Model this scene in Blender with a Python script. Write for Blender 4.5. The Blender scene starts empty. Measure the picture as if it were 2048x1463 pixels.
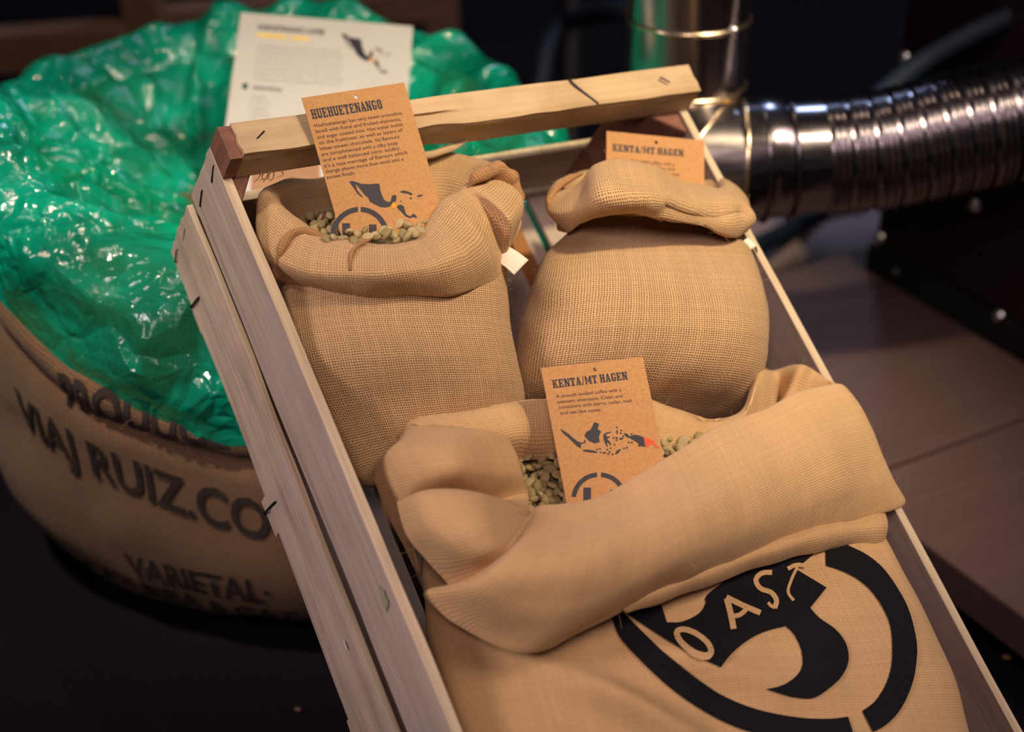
import bpy, bmesh, math, random
import numpy as np
from mathutils import Vector, Matrix, noise
from mathutils.bvhtree import BVHTree
from mathutils.geometry import delaunay_2d_cdt
random.seed(7); rng = np.random.default_rng(7)
S = bpy.context.scene
COL = S.collection
PI = math.pi

# ------------------------------------------------------------------ camera, world, lights
FPX, CX, CY = 3000.0, 1024.0, 731.5          # focal length in pixels of the 2048 x 1463 frame
EYE = 0.822; GZ = 0.022                                    # camera height above the floor
SP, CP = math.sin(math.radians(30)), math.cos(math.radians(30))
cam_data = bpy.data.cameras.new('camera')
cam = bpy.data.objects.new('camera', cam_data); COL.objects.link(cam)
cam.location = (0, 0, EYE); cam.rotation_euler = (math.radians(60), 0, 0)
cam_data.sensor_width = 36; cam_data.lens = FPX / 2048 * 36
cam_data.clip_start = 0.05; cam_data.clip_end = 50
cam_data.dof.use_dof = True; cam_data.dof.focus_distance = 0.965; cam_data.dof.aperture_fstop = 3.6
S.camera = cam
S.view_settings.view_transform = 'Standard'; S.view_settings.look = 'None'
S.view_settings.gamma = 1; S.view_settings.use_curve_mapping = False
S.view_settings.exposure = 0.0
S.cycles.use_denoising = True
S.cycles.max_bounces = 6; S.cycles.diffuse_bounces = 3; S.cycles.glossy_bounces = 3
S.cycles.transparent_max_bounces = 10; S.cycles.transmission_bounces = 3
S.cycles.caustics_reflective = False; S.cycles.caustics_refractive = False

W = bpy.data.worlds.new('hall_ambient'); S.world = W; W.use_nodes = True
W.node_tree.nodes['Background'].inputs[0].default_value = (0.62, 0.52, 0.62, 1)
W.node_tree.nodes['Background'].inputs[1].default_value = 0.05

def area(name, loc, target, size, power, color, spread=180):
    l = bpy.data.lights.new(name, 'AREA'); l.shape = 'DISK'; l.size = size; l.energy = power; l.color = color
    l.spread = math.radians(spread)
    o = bpy.data.objects.new(name, l); COL.objects.link(o); o.location = loc
    o.rotation_euler = (Vector(target) - Vector(loc)).to_track_quat('-Z', 'Y').to_euler()
    return o
def spot(name, loc, target, power, color, angle, blend, radius):
    l = bpy.data.lights.new(name, 'SPOT'); l.energy = power; l.color = color
    l.spot_size = math.radians(angle); l.spot_blend = blend; l.shadow_soft_size = radius
    o = bpy.data.objects.new(name, l); COL.objects.link(o); o.location = loc
    o.rotation_euler = (Vector(target) - Vector(loc)).to_track_quat('-Z', 'Y').to_euler()
    return o
spot('key_spot', (0.95, 0.30, 2.20), (0.16, 1.12, 0.44), 190, (1.0, 0.82, 0.52), 26, 1.0, 0.06)
spot('film_fill', (-0.80, 0.35, 2.35), (-0.35, 1.08, 0.31), 135, (1.0, 0.84, 0.66), 20, 1.0, 0.05)  # added fill that brightens the front of the green film
spot('front_fill', (-0.05, -0.50, 1.62), (0.14, 0.90, 0.38), 56, (1.0, 0.72, 0.74), 30, 1.0, 0.25)  # added pinkish fill from above the camera, lifts the crate's inner side
spot('left_fill', (-1.6, 0.0, 1.5), (0.02, 0.72, 0.40), 120, (1.0, 0.79, 0.80), 26, 1.0, 0.30)  # added fill from the left for the outer faces of the slats
area('platform_fill', (1.6, 0.2, 2.6), (0.4, 1.2, 0.0), 1.2, 34, (1.0, 0.76, 0.70))  # added soft warm fill that brightens the platform boards
area('cool_strip', (0.7, 3.2, 2.4), (0.1, 1.4, 0.2), 0.3, 12, (0.5, 0.66, 1.0))

# ------------------------------------------------------------------ point helpers (all return world points)
def cam2w(P):
    P = np.asarray(P, float)
    return np.stack([P[..., 0], -P[..., 1] * SP + P[..., 2] * CP, EYE - P[..., 1] * CP - P[..., 2] * SP], -1)
def ray(px, py): return np.array([(px - CX) / FPX, (py - CY) / FPX, 1.0])
def PZ(px, py, z): return cam2w(ray(px, py) * z)
def PH(px, py, h):                            # where the line of sight meets the height h
    d = cam2w(ray(px, py)) - np.array([0, 0, EYE]); s = (h - EYE) / d[2]
    return np.array([0, 0, EYE]) + d * s
RC = np.array([[0.83516, -0.40058, 0.37688], [-0.20178, -0.86061, -0.46758], [0.51165, 0.31446, -0.79958]])
TC = np.array([-0.19393, -0.14034, 0.96009])
CO = cam2w(TC); CW = np.stack([cam2w(RC[:, i]) - np.array([0, 0, EYE]) for i in range(3)], 1)   # crate frame in the world
def crate_pt(p): return CO + CW @ np.asarray(p, float)
def PC(px, py, c):                            # on the plane c above the crate rim
    d = cam2w(ray(px, py)) - np.array([0, 0, EYE]); n = CW[:, 2]
    s = (c + n @ (CO - np.array([0, 0, EYE]))) / (n @ d)
    return np.array([0, 0, EYE]) + d * s
VIEW = lambda p: (np.asarray(p) - np.array([0, 0, EYE])) / np.linalg.norm(np.asarray(p) - np.array([0, 0, EYE]))

# ------------------------------------------------------------------ object helpers
MW = {}
def tag(o, label, cat, group=None):
    o['label'] = label; o['category'] = cat
    if group: o['group'] = group
    return o
def empty(name, loc=(0, 0, 0), mat=None):
    o = bpy.data.objects.new(name, None); COL.objects.link(o); o.empty_display_size = 0.05
    M = Matrix.Translation(Vector(loc)) if mat is None else mat
    o.matrix_world = M; MW[o.name] = M.copy(); return o
def mesh_obj(name, verts, faces, mat, parent=None, uv=None, smooth=True, local=False, origin=None):
    """verts are world points (or the parent's own frame with local=True)"""
    verts = np.asarray(verts, float).reshape(-1, 3)
    M = MW[parent.name] if parent else Matrix.Identity(4)
    if not local and parent:
        Mi = np.array(M.inverted()); verts = verts @ Mi[:3, :3].T + Mi[:3, 3]
    off = np.zeros(3)
    if parent is None:
        off = verts.mean(0) if origin is None else np.asarray(origin, float); verts = verts - off
    me = bpy.data.meshes.new(name); me.from_pydata(verts.tolist(), [], [list(map(int, f)) for f in faces]); me.update()
    if uv is not None:
        l = me.uv_layers.new(name='UVMap'); vi = np.empty(len(me.loops), int); me.loops.foreach_get('vertex_index', vi)
        if isinstance(uv, tuple): arr = uv[1]
        else: arr = np.asarray(uv)[vi]
        l.data.foreach_set('uv', np.asarray(arr, np.float32).ravel())
    if smooth: me.polygons.foreach_set('use_smooth', np.ones(len(me.polygons), bool))
    if mat: me.materials.append(mat)
    o = bpy.data.objects.new(name, me); COL.objects.link(o)
    if parent: o.parent = parent; MW[o.name] = M.copy()
    else: o.location = off; MW[o.name] = Matrix.Translation(Vector(off))
    return o
def structure(o): o['kind'] = 'structure'; return o

def cat1(P, n, closed):
    """Catmull-Rom through P (k x 3 ...) -> n samples"""
    P = np.asarray(P, float); k = len(P)
    t = np.arange(n) / n * k if closed else np.linspace(0, k - 1, n)
    i = np.minimum(np.floor(t).astype(int), k - 1 if closed else k - 2); f = (t - i).reshape((-1,) + (1,) * (P.ndim - 1))
    if closed: g = lambda j: P[j % k]
    else:
        Q = np.concatenate([[2 * P[0] - P[1]], P, [2 * P[-1] - P[-2]]]); g = lambda j: Q[np.clip(j + 1, 0, k + 1)]
    a, b, c, d = g(i - 1), g(i), g(i + 1), g(i + 2)
    return 0.5 * (2 * b + (c - a) * f + (2 * a - 5 * b + 4 * c - d) * f ** 2 + (3 * b - a - 3 * c + d) * f ** 3)
def normals(G, closed):
    du = (np.roll(G, -1, 0) - np.roll(G, 1, 0)) if closed else np.gradient(G, axis=0)
    dv = np.gradient(G, axis=1); n = np.cross(du, dv)
    return n / np.maximum(np.linalg.norm(n, axis=2, keepdims=True), 1e-9)
def fnoise(P, scale, seed=0):
    P = np.asarray(P).reshape(-1, 3) * scale + seed * 7.31
    return np.array([noise.noise(p) for p in P])
def grid(G, closed, flip=False):
    nu, nv = G.shape[:2]; F = []
    for i in range(nu if closed else nu - 1):
        j = (i + 1) % nu
        for k in range(nv - 1):
            q = (i * nv + k, j * nv + k, j * nv + k + 1, i * nv + k + 1); F.append(q[::-1] if flip else q)
    return F
def grid_uv(G, closed, rot=0.0, off=(0, 0)):
    """metric uv per loop so that the seam of a closed grid does not smear"""
    nu, nv = G.shape[:2]
    lu = np.linalg.norm(np.roll(G, -1, 0) - G, axis=2)
    U = np.concatenate([[0], np.cumsum(np.median(lu, axis=1))]) if closed else np.concatenate([[0], np.cumsum(np.median(lu[:-1], axis=1))])
    lv = np.linalg.norm(np.diff(G, axis=1), axis=2); V = np.concatenate([[0], np.cumsum(np.median(lv, axis=0))])
    return U + off[0], V + off[1]
def grid_obj(name, G, closed, mat, parent, flip=False, thick=0.0, offs=(0, 0)):
    nu, nv = G.shape[:2]; U, V = grid_uv(G, closed, off=offs)
    F = grid(G, closed, flip); lu = []
    for i in range(nu if closed else nu - 1):
        for k in range(nv - 1):
            q = [(U[i], V[k]), (U[i + 1], V[k]), (U[i + 1], V[k + 1]), (U[i], V[k + 1])]
            lu += q[::-1] if flip else q
    o = mesh_obj(name, G.reshape(-1, 3), F, mat, parent, uv=('loops', np.array(lu)))
    if thick:
        m = o.modifiers.new('thickness', 'SOLIDIFY'); m.thickness = thick; m.offset = 0
    return o
def tube_grid(path, rad, n=10, ns=60, closed=False, seed=0, lump=0.0):
    P = cat1(path, ns, closed); T = np.roll(P, -1, 0) - np.roll(P, 1, 0) if closed else np.gradient(P, axis=0)
    T /= np.linalg.norm(T, axis=1, keepdims=True); r = np.interp(np.linspace(0, 1, ns), np.linspace(0, 1, len(np.atleast_1d(rad))), np.atleast_1d(rad)) if np.ndim(rad) else np.full(ns, rad)
    up = np.array([0.1, 0.2, 1.0]); A = np.cross(T, up); A /= np.linalg.norm(A, axis=1, keepdims=True); B = np.cross(T, A)
    th = np.linspace(0, 2 * PI, n + 1)
    G = P[:, None] + r[:, None, None] * (A[:, None] * np.cos(th)[None, :, None] + B[:, None] * np.sin(th)[None, :, None])
    if lump: G = G + (fnoise(G, 120, seed).reshape(ns, n + 1, 1)) * lump * (G - P[:, None]) / r[:, None, None]
    return G
def tube_obj(name, path, rad, mat, parent, n=10, ns=60, closed=False, lump=0.0, caps=True):
    G = tube_grid(path, rad, n, ns, closed, lump=lump)
    o = grid_obj(name, G, closed, mat, parent)
    if caps and not closed:
        bm = bmesh.new(); bm.from_mesh(o.data); bmesh.ops.remove_doubles(bm, verts=bm.verts, dist=1e-6)
        bmesh.ops.holes_fill(bm, edges=[e for e in bm.edges if e.is_boundary], sides=0); bm.to_mesh(o.data); bm.free()
    return o
def box_vf(a, b, seg=(1, 1, 1), rough=0.0, seed=0, chips=()):
    """subdivided box between corners a and b, surface roughened"""
    bm = bmesh.new(); bmesh.ops.create_cube(bm, size=1)
    a = np.array(a, float); b = np.array(b, float)
    for v in bm.verts: v.co = Vector(a + (np.array(v.co) + .5) * (b - a))
    for ax in range(3):
        if seg[ax] > 1:
            es = [e for e in bm.edges if abs((e.verts[0].co - e.verts[1].co)[ax]) > 1e-6 and sum(abs((e.verts[0].co - e.verts[1].co)[k]) > 1e-6 for k in range(3)) == 1]
            bmesh.ops.subdivide_edges(bm, edges=es, cuts=seg[ax] - 1, use_grid_fill=True)
    V = np.array([v.co for v in bm.verts]); F = [[v.index for v in f.verts] for f in bm.faces]
    bm.verts.index_update(); F = [[v.index for v in f.verts] for f in bm.faces]; bm.free()
    if rough:
        L = np.argmax(b - a); Q = V.copy(); Q[:, L] *= 0.25
        for ax in range(3):
            if ax != L: V[:, ax] += rough * fnoise(Q, 60, seed + ax)
            else: V[:, ax] += rough * 1.5 * fnoise(V * np.array([1, 1, 1]), 160, seed + ax) * ((np.abs(V[:, ax] - a[ax]) < 1e-6) | (np.abs(V[:, ax] - b[ax]) < 1e-6))
    return V, F
def bevel(o, w=0.001, seg=2, angle=35):
    m = o.modifiers.new('soft_edges', 'BEVEL'); m.width = w; m.segments = seg; m.limit_method = 'ANGLE'; m.angle_limit = math.radians(angle); return o

# ------------------------------------------------------------------ materials
class N:
    def __init__(s, name):
        s.m = bpy.data.materials.new(name); s.m.use_nodes = True; s.t = s.m.node_tree; s.n = s.t.nodes
        s.b = s.n['Principled BSDF']; s.out = s.n['Material Output']
    def add(s, typ, **kw):
        n = s.n.new(typ)
        for k, v in kw.items():
            if k == 'ins':
                for kk, vv in v.items(): s.set(n, kk, vv)
            else: setattr(n, k, v)
        return n
    def set(s, n, k, v):
        if isinstance(v, bpy.types.NodeSocket): s.t.links.new(v, n.inputs[k])
        else:
            if isinstance(v, tuple) and len(v) == 3 and n.inputs[k].type == 'RGBA': v = v + (1,)
            n.inputs[k].default_value = v
    def math(s, op, a, b=None, c=None, clamp=False):
        n = s.n.new('ShaderNodeMath'); n.operation = op; n.use_clamp = clamp
        for i, v in enumerate((a, b, c)):
            if v is not None: s.set(n, i, v)
        return n.outputs[0]
    def mix(s, f, a, b, typ='RGBA', mode='MIX'):
        n = s.n.new('ShaderNodeMix'); n.data_type = typ; n.blend_type = mode
        if typ == 'RGBA': s.set(n, 0, f); s.set(n, 6, a); s.set(n, 7, b); return n.outputs[2]
        s.set(n, 0, f); s.set(n, 2, a); s.set(n, 3, b); return n.outputs[0]
    def noise(s, vec, scale, detail=2, rough=.5, dim='3D'):
        n = s.n.new('ShaderNodeTexNoise'); n.noise_dimensions = dim
        if vec is not None: s.set(n, 'Vector', vec)
        s.set(n, 'Scale', scale); s.set(n, 'Detail', detail); s.set(n, 'Roughness', rough); return n
    def ramp(s, f, stops):
        n = s.n.new('ShaderNodeValToRGB'); e = n.color_ramp.elements
        while len(e) < len(stops): e.new(.5)
        for i, (p, c) in enumerate(stops): e[i].position = p; e[i].color = tuple(c) + ((1,) if len(c) == 3 else ())
        s.set(n, 0, f); return n.outputs[0]
    def coord(s, which='Object'): return s.n.new('ShaderNodeTexCoord').outputs[which]
    def mapping(s, v, scale=(1, 1, 1), rot=(0, 0, 0)):
        n = s.n.new('ShaderNodeMapping'); s.set(n, 'Vector', v); n.inputs['Scale'].default_value = scale; n.inputs['Rotation'].default_value = rot; return n.outputs[0]
    def bump(s, h, dist, strength=1.0, norm=None):
        n = s.n.new('ShaderNodeBump'); s.set(n, 'Height', h); n.inputs['Distance'].default_value = dist; n.inputs['Strength'].default_value = strength
        if norm is not None: s.set(n, 'Normal', norm)
        return n.outputs[0]
    def P(s, **kw):
        for k, v in kw.items(): s.set(s.b, k.replace('_', ' '), v)
        return s.m
def plain(name, col, rough=.6, metal=0.0, spec=.4, var=.15, scale=30):
    q = N(name); nz = q.noise(q.coord(), scale, 3)
    c = q.mix(nz.outputs[0], tuple(x * (1 - var) for x in col), tuple(min(1, x * (1 + var)) for x in col))
    q.P(Base_Color=c, Roughness=rough, Metallic=metal); q.set(q.b, 'Specular IOR Level', spec); return q.m

def burlap(name, pitch, light, dark, ink=False, hole=.55, fuzz=.5, bumpd=.0006):
    """over-and-under plain weave on metric uv: thread relief, open gaps, uneven yarn"""
    q = N(name); uv = q.n.new('ShaderNodeUVMap'); uv.uv_map = 'UVMap'; v = uv.outputs[0]
    nd = q.noise(v, 22, 2); sub = q.n.new('ShaderNodeVectorMath'); sub.operation = 'SUBTRACT'; q.set(sub, 0, nd.outputs[1]); sub.inputs[1].default_value = (.5, .5, .5)
    sc = q.n.new('ShaderNodeVectorMath'); sc.operation = 'MULTIPLY_ADD'; q.set(sc, 0, sub.outputs[0]); sc.inputs[1].default_value = (pitch * 2.2,) * 3; q.set(sc, 2, v)
    nd2 = q.noise(v, 1 / pitch * .45, 1); s2 = q.n.new('ShaderNodeVectorMath'); s2.operation = 'SUBTRACT'; q.set(s2, 0, nd2.outputs[1]); s2.inputs[1].default_value = (.5, .5, .5)
    sc2 = q.n.new('ShaderNodeVectorMath'); sc2.operation = 'MULTIPLY_ADD'; q.set(sc2, 0, s2.outputs[0]); sc2.inputs[1].default_value = (pitch * .55,) * 3; q.set(sc2, 2, sc.outputs[0])
    x = q.n.new('ShaderNodeSeparateXYZ'); q.set(x, 0, sc2.outputs[0])
    sx = q.math('MULTIPLY', x.outputs[0], 1 / pitch); sy = q.math('MULTIPLY', x.outputs[1], 1 / pitch)
    ix, iy = q.math('FLOOR', sx), q.math('FLOOR', sy)
    def prof(t, wn):
        a = q.math('MULTIPLY', q.math('ABSOLUTE', q.math('SUBTRACT', q.math('FRACT', t), .5)), 2.0)
        a = q.math('DIVIDE', a, wn)
        return q.math('MAXIMUM', q.math('SUBTRACT', 1.0, q.math('MULTIPLY', a, a)), 0.0)
    def rnd(i, seed):
        w = q.n.new('ShaderNodeTexWhiteNoise'); w.noise_dimensions = '1D'; q.set(w, 'W', q.math('ADD', i, seed)); return w.outputs[0]
    rx, ry = rnd(ix, 3.3), rnd(iy, 91.7)
    wx = q.math('ADD', q.math('MULTIPLY', rx, .16), .71 + .14 * (1 - hole)); wy = q.math('ADD', q.math('MULTIPLY', ry, .16), .71 + .14 * (1 - hole))
    tx, ty = prof(sx, wx), prof(sy, wy)
    ox = q.math('MULTIPLY_ADD', q.math('SINE', q.math('MULTIPLY', q.math('ADD', sy, ix), PI)), .5, .5)
    oy = q.math('MULTIPLY_ADD', q.math('SINE', q.math('MULTIPLY', q.math('ADD', sx, iy), PI)), -.5, .5)
    hx = q.math('MULTIPLY', tx, q.math('MULTIPLY_ADD', ox, .6, .4)); hy = q.math('MULTIPLY', ty, q.math('MULTIPLY_ADD', oy, .6, .4))
    h = q.math('MAXIMUM', hx, hy)
    fine = q.noise(v, 2600, 2); big = q.noise(v, 14, 3, .6)
    hh = q.math('ADD', h, q.math('MULTIPLY', fine.outputs[0], .35 * fuzz))
    yarn = q.mix(q.math('GREATER_THAN', hx, hy), ry, rx, 'FLOAT')
    tone = q.math('MULTIPLY_ADD', yarn, .11, q.math('MULTIPLY_ADD', big.outputs[0], .5, q.math('MULTIPLY_ADD', fine.outputs[0], .35, -.15)))
    lc = q.mix(tone, tuple(c * .72 for c in light), tuple(min(1, c * 1.18) for c in light))
    col = q.mix(q.math('SMOOTH_MIN', q.math('MULTIPLY', h, 2.25 - .75 * hole), 1.0, .3, clamp=True), dark, lc)
    bp = q.bump(hh, bumpd, .9)
    q.P(Base_Color=col, Roughness=.95, Normal=bp); q.set(q.b, 'Specular IOR Level', .12)
    q.set(q.b, 'Sheen Weight', .0 if ink else .12); q.set(q.b, 'Sheen Roughness', .5)
    return q.m

JUTE, GAP = (.70, .45, .21), (.085, .045, .02)
M_burlap = burlap('jute_weave', .00160, JUTE, GAP)
M_burlap_open = burlap('open_jute_weave', .00155, (.72, .465, .22), (.04, .024, .012), hole=1.0)
M_burlap_fine = burlap('tight_jute_weave', .00145, (.73, .47, .215), (.28, .155, .065), hole=.2, bumpd=.0004)
M_ink = burlap('black_print_on_jute', .00145, (.014, .013, .015), (.006, .005, .005), ink=True, bumpd=.0004)
M_old = burlap('old_sack_weave', .0030, (.30, .175, .10), (.075, .038, .023), hole=.35, bumpd=.0009)
M_oldink = plain('faded_black_stencil', (.04, .028, .025), .9, var=.4, scale=300)
M_hem = burlap('hem_jute', .0016, (.50, .27, .11), (.16, .075, .03), hole=.2)
M_fibre = plain('jute_fibre', (.62, .42, .22), .8)

def wood(name, axis, c0, c1, dark, streak=1.0, rough=.7, blotch=.35, stain=None):
    q = N(name); oi = q.n.new('ShaderNodeObjectInfo'); v = q.coord()
    add = q.n.new('ShaderNodeVectorMath'); add.operation = 'MULTIPLY_ADD'; q.set(add, 0, oi.outputs['Random']); add.inputs[1].default_value = (3.1, 5.7, 2.3); q.set(add, 2, v)
    sc = [260, 260, 260]; sc[axis] = 9; sc2 = [70, 70, 70]; sc2[axis] = 3.2
    g = q.noise(q.mapping(add.outputs[0], tuple(sc)), 1, 4, .6); g2 = q.noise(q.mapping(add.outputs[0], tuple(sc2)), 1, 3, .6)
    b = q.noise(add.outputs[0], 14, 3, .6)
    t = q.math('ADD', q.math('MULTIPLY', g.outputs[0], .55 * streak), q.math('MULTIPLY', g2.outputs[0], .6 * streak))
    c = q.ramp(t, [(.28, dark), (.46, c0), (.72, c1)])
    c = q.mix(q.math('MULTIPLY', q.ramp(b.outputs[0], [(.45, (0, 0, 0)), (.75, (1, 1, 1))]), blotch), c, dark)
    q.P(Base_Color=c, Roughness=rough, Normal=q.bump(t, .0008, .7)); q.set(q.b, 'Specular IOR Level', .25); return q.m
M_slat_y = wood('poplar_slat_lengthwise', 1, (.46, .365, .30), (.60, .49, .40), (.28, .195, .15), .9, blotch=.25)
M_slat_x = wood('poplar_slat_crosswise', 0, (.42, .31, .24), (.55, .42, .31), (.24, .15, .10), .9, blotch=.25)
M_rough_y = wood('rough_sawn_slat', 1, (.42, .32, .255), (.58, .46, .365), (.17, .11, .08), 1.15, blotch=.4)
M_bar = wood('pine_bar', 0, (.45, .315, .165), (.56, .41, .235), (.20, .11, .045), 1.05, blotch=.45)
M_post = wood('brown_corner_post', 2, (.17, .075, .05), (.25, .115, .075), (.08, .035, .022), 1.0)
M_board = wood('platform_board', 0, (.17, .105, .095), (.20, .125, .112), (.12, .072, .066), .5, .6, .4)
M_rack = wood('dark_rack_wood', 0, (.22, .12, .075), (.30, .17, .10), (.10, .055, .035), 1.0)
M_lit_edge = wood('pale_lit_edge', 1, (.66, .54, .36), (.80, .68, .48), (.45, .33, .2), .7, blotch=.15)  # paler wood for upward edges: brightness of the lit rim put into the colour
M_wire = plain('dark_steel_wire', (.03, .026, .03), .45, .7)

def kraft():
    q = N('kraft_card'); v = q.coord(); n1 = q.noise(v, 900, 3, .7); n2 = q.noise(q.mapping(v, (1, 1, 2.5)), 420, 2); n3 = q.noise(v, 25, 2)
    t = q.math('ADD', q.math('MULTIPLY', n1.outputs[0], .55), q.math('MULTIPLY', n2.outputs[0], .45))
    c = q.ramp(t, [(.3, (.40, .205, .075)), (.52, (.52, .28, .105)), (.75, (.60, .35, .15))])
    c = q.mix(q.math('MULTIPLY', n3.outputs[0], .25), c, (.44, .22, .09))
    q.P(Base_Color=c, Roughness=.8, Normal=q.bump(n1.outputs[0], .00012, .5)); q.set(q.b, 'Specular IOR Level', .2); return q.m
M_kraft = kraft()
M_print = plain('charcoal_card_ink', (.045, .043, .05), .75, var=.45, scale=1500)
M_text = plain('brown_black_text_ink', (.10, .052, .045), .8)
M_orange = plain('orange_ink', (.75, .32, .02), .7); M_red = plain('red_ink', (.66, .10, .035), .7)
M_paper = plain('white_paper', (.52, .51, .48), .7, var=.03); M_grey = plain('grey_text_ink', (.30, .28, .27), .8)
M_dark = plain('navy_black_ink', (.02, .02, .028), .8); M_yellow = plain('yellow_ink', (.80, .55, .10), .8); M_green = plain('green_dot_ink', (.01, .07, .045), .8)
M_photo = wood('printed_brown_picture', 0, (.36, .19, .11), (.50, .30, .19), (.22, .11, .07), .8)
M_ribbon = plain('white_cotton_tape', (.85, .78, .62), .9, var=.1, scale=400)

def bean_mat(name, a, b, c):
    q = N(name); oi = q.n.new('ShaderNodeObjectInfo'); n = q.noise(q.coord(), 350, 3, .6)
    t = q.math('ADD', q.math('MULTIPLY', oi.outputs['Random'], .65), q.math('MULTIPLY', n.outputs[0], .35))
    q.P(Base_Color=q.ramp(t, [(.1, a), (.5, b), (.9, c)]), Roughness=.55, Normal=q.bump(n.outputs[0], .0003, .5)); q.set(q.b, 'Specular IOR Level', .35); return q.m
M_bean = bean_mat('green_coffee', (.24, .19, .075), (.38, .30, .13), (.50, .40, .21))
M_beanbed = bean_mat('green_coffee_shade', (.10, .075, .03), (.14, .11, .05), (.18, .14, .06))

def plastic():
    q = N('green_plastic_film'); v = q.coord()
    vo = q.n.new('ShaderNodeTexVoronoi'); vo.feature = 'DISTANCE_TO_EDGE'; nz = q.noise(v, 18, 2)
    wv = q.n.new('ShaderNodeVectorMath'); wv.operation = 'MULTIPLY_ADD'; q.set(wv, 0, nz.outputs[1]); wv.inputs[1].default_value = (.05, .05, .05); q.set(wv, 2, v)
    q.set(vo, 'Vector', wv.outputs[0]); q.set(vo, 'Scale', 19.0)
    n1 = q.noise(v, 45, 4, .62); n2 = q.noise(v, 11, 2); n1.inputs['Distortion'].default_value = 1.2
    vo2 = q.n.new('ShaderNodeTexVoronoi'); vo2.feature = 'DISTANCE_TO_EDGE'; q.set(vo2, 'Vector', q.mapping(wv.outputs[0], (1, 1.7, 1.2), (.4, .7, .2))); q.set(vo2, 'Scale', 46.0)
    big = q.ramp(n2.outputs[0], [(.38, (0,) * 3), (.60, (1,) * 3)])                   # smooth stretches between the crumpled ones
    h = q.math('ADD', q.math('MULTIPLY', vo.outputs['Distance'], 1.5), q.math('MULTIPLY', q.math('MULTIPLY', vo2.outputs['Distance'], .6), big))
    h = q.math('ADD', h, q.math('MULTIPLY', n1.outputs[0], .2))
    bp = q.bump(h, .012, .8)
    q.P(Base_Color=(.004, .62, .40), Roughness=.085, Normal=bp); q.set(q.b, 'Specular IOR Level', .9)
    q.set(q.b, 'Coat Weight', 1.0); q.set(q.b, 'Coat Roughness', .045); q.set(q.b, 'Coat Normal', bp)
    tr = q.n.new('ShaderNodeBsdfTransparent'); q.set(tr, 0, (.34, .90, .68, 1))
    tl = q.n.new('ShaderNodeBsdfTranslucent'); q.set(tl, 0, (.04, .92, .60, 1)); q.set(tl, 'Normal', bp)
    m0 = q.n.new('ShaderNodeMixShader'); m0.inputs[0].default_value = .3; q.t.links.new(q.b.outputs[0], m0.inputs[1]); q.t.links.new(tl.outputs[0], m0.inputs[2])
    n4 = q.noise(v, 8, 3); n4.inputs['Distortion'].default_value = .8
    m = q.n.new('ShaderNodeMixShader'); q.set(m, 0, q.ramp(n4.outputs[0], [(.38, (.24,) * 3), (.58, (.88,) * 3)]))
    q.t.links.new(tr.outputs[0], m.inputs[1]); q.t.links.new(m0.outputs[0], m.inputs[2]); q.t.links.new(m.outputs[0], q.out.inputs[0]); return q.m
M_film = plastic()
def metal(name, col, rough, aniso=False):
    q = N(name); n = q.noise(q.mapping(q.coord(), (40, 40, 300)), 1, 3); q.P(Base_Color=col, Metallic=1.0, Roughness=q.math('MULTIPLY_ADD', n.outputs[0], .14, rough - .07), Normal=q.bump(n.outputs[0], .0003, .3)); return q.m
M_duct = metal('galvanised_duct', (.42, .38, .37), .22); M_flex = metal('flexible_aluminium', (.19, .17, .185), .2)
M_band = metal('bright_seam', (.95, .78, .5), .25); M_bolt = metal('bolt_steel', (.75, .75, .8), .3)
M_machine = plain('black_red_enamel', (.018, .006, .008), .45, spec=.3, var=.3, scale=6)
M_black = plain('black_paint', (.006, .006, .008), .6)
M_blue = plain('blue_hose_rubber', (.003, .012, .028), .7)
M_rag = plain('pale_rag', (.62, .45, .45), .95, var=.25, scale=18)
q = N('dark_carpet'); n = q.noise(q.coord(), 160, 4, .7); n2 = q.noise(q.coord(), 3, 3)
M_carpet = q.P(Base_Color=q.mix(q.math('MULTIPLY', n.outputs[0], n2.outputs[0]), (.006, .0055, .010), (.020, .015, .019)), Roughness=.95, Normal=q.bump(n.outputs[0], .003, .8)); q.set(q.b, 'Specular IOR Level', .1)
M_wall = plain('dark_hall_wall', (.014, .012, .016), .9, var=.3, scale=2)

# ------------------------------------------------------------------ setting
V, F = box_vf((-4, -2.5, -.05), (4, 4.2, 0)); structure(mesh_obj('floor', V, F, M_carpet, smooth=False))
V, F = box_vf((-4, 4.2, 0), (4, 4.3, 3.2)); structure(mesh_obj('wall_back', V, F, M_wall, smooth=False))
V, F = box_vf((-4.1, -2.5, 0), (-4, 4.2, 3.2)); structure(mesh_obj('wall_left', V, F, M_wall, smooth=False))
V, F = box_vf((4, -2.5, 0), (4.1, 4.2, 3.2)); structure(mesh_obj('wall_right', V, F, M_wall, smooth=False))

# wooden platform of wide boards (u runs along the boards)
ua = math.radians(30); U2 = np.array([math.cos(ua), math.sin(ua)]); N2 = np.array([-math.sin(ua), math.cos(ua)])
plat_m = Matrix(((U2[0], N2[0], 0, 0), (U2[1], N2[1], 0, 0), (0, 0, 1, 0), (0, 0, 0, 1)))
plat = empty('wooden_platform', mat=plat_m); tag(plat, 'low dark brown wooden platform of wide boards right of the crate', 'platform')
for k, (n0, n1) in enumerate(((.085, .437), (.443, .797), (.803, 1.158))):
    V, F = box_vf((.795 + .004 * k, n0, .012 + GZ), (2.6, n1, .05 + GZ)); bevel(mesh_obj('board', V, F, M_board, plat, local=True, smooth=False), .003)
for x in (.9, 1.7, 2.5):
    V, F = box_vf((x, .1, 0), (x + .06, 1.14, .012 + GZ)); mesh_obj('bearer', V, F, M_board, plat, local=True, smooth=False)

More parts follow.
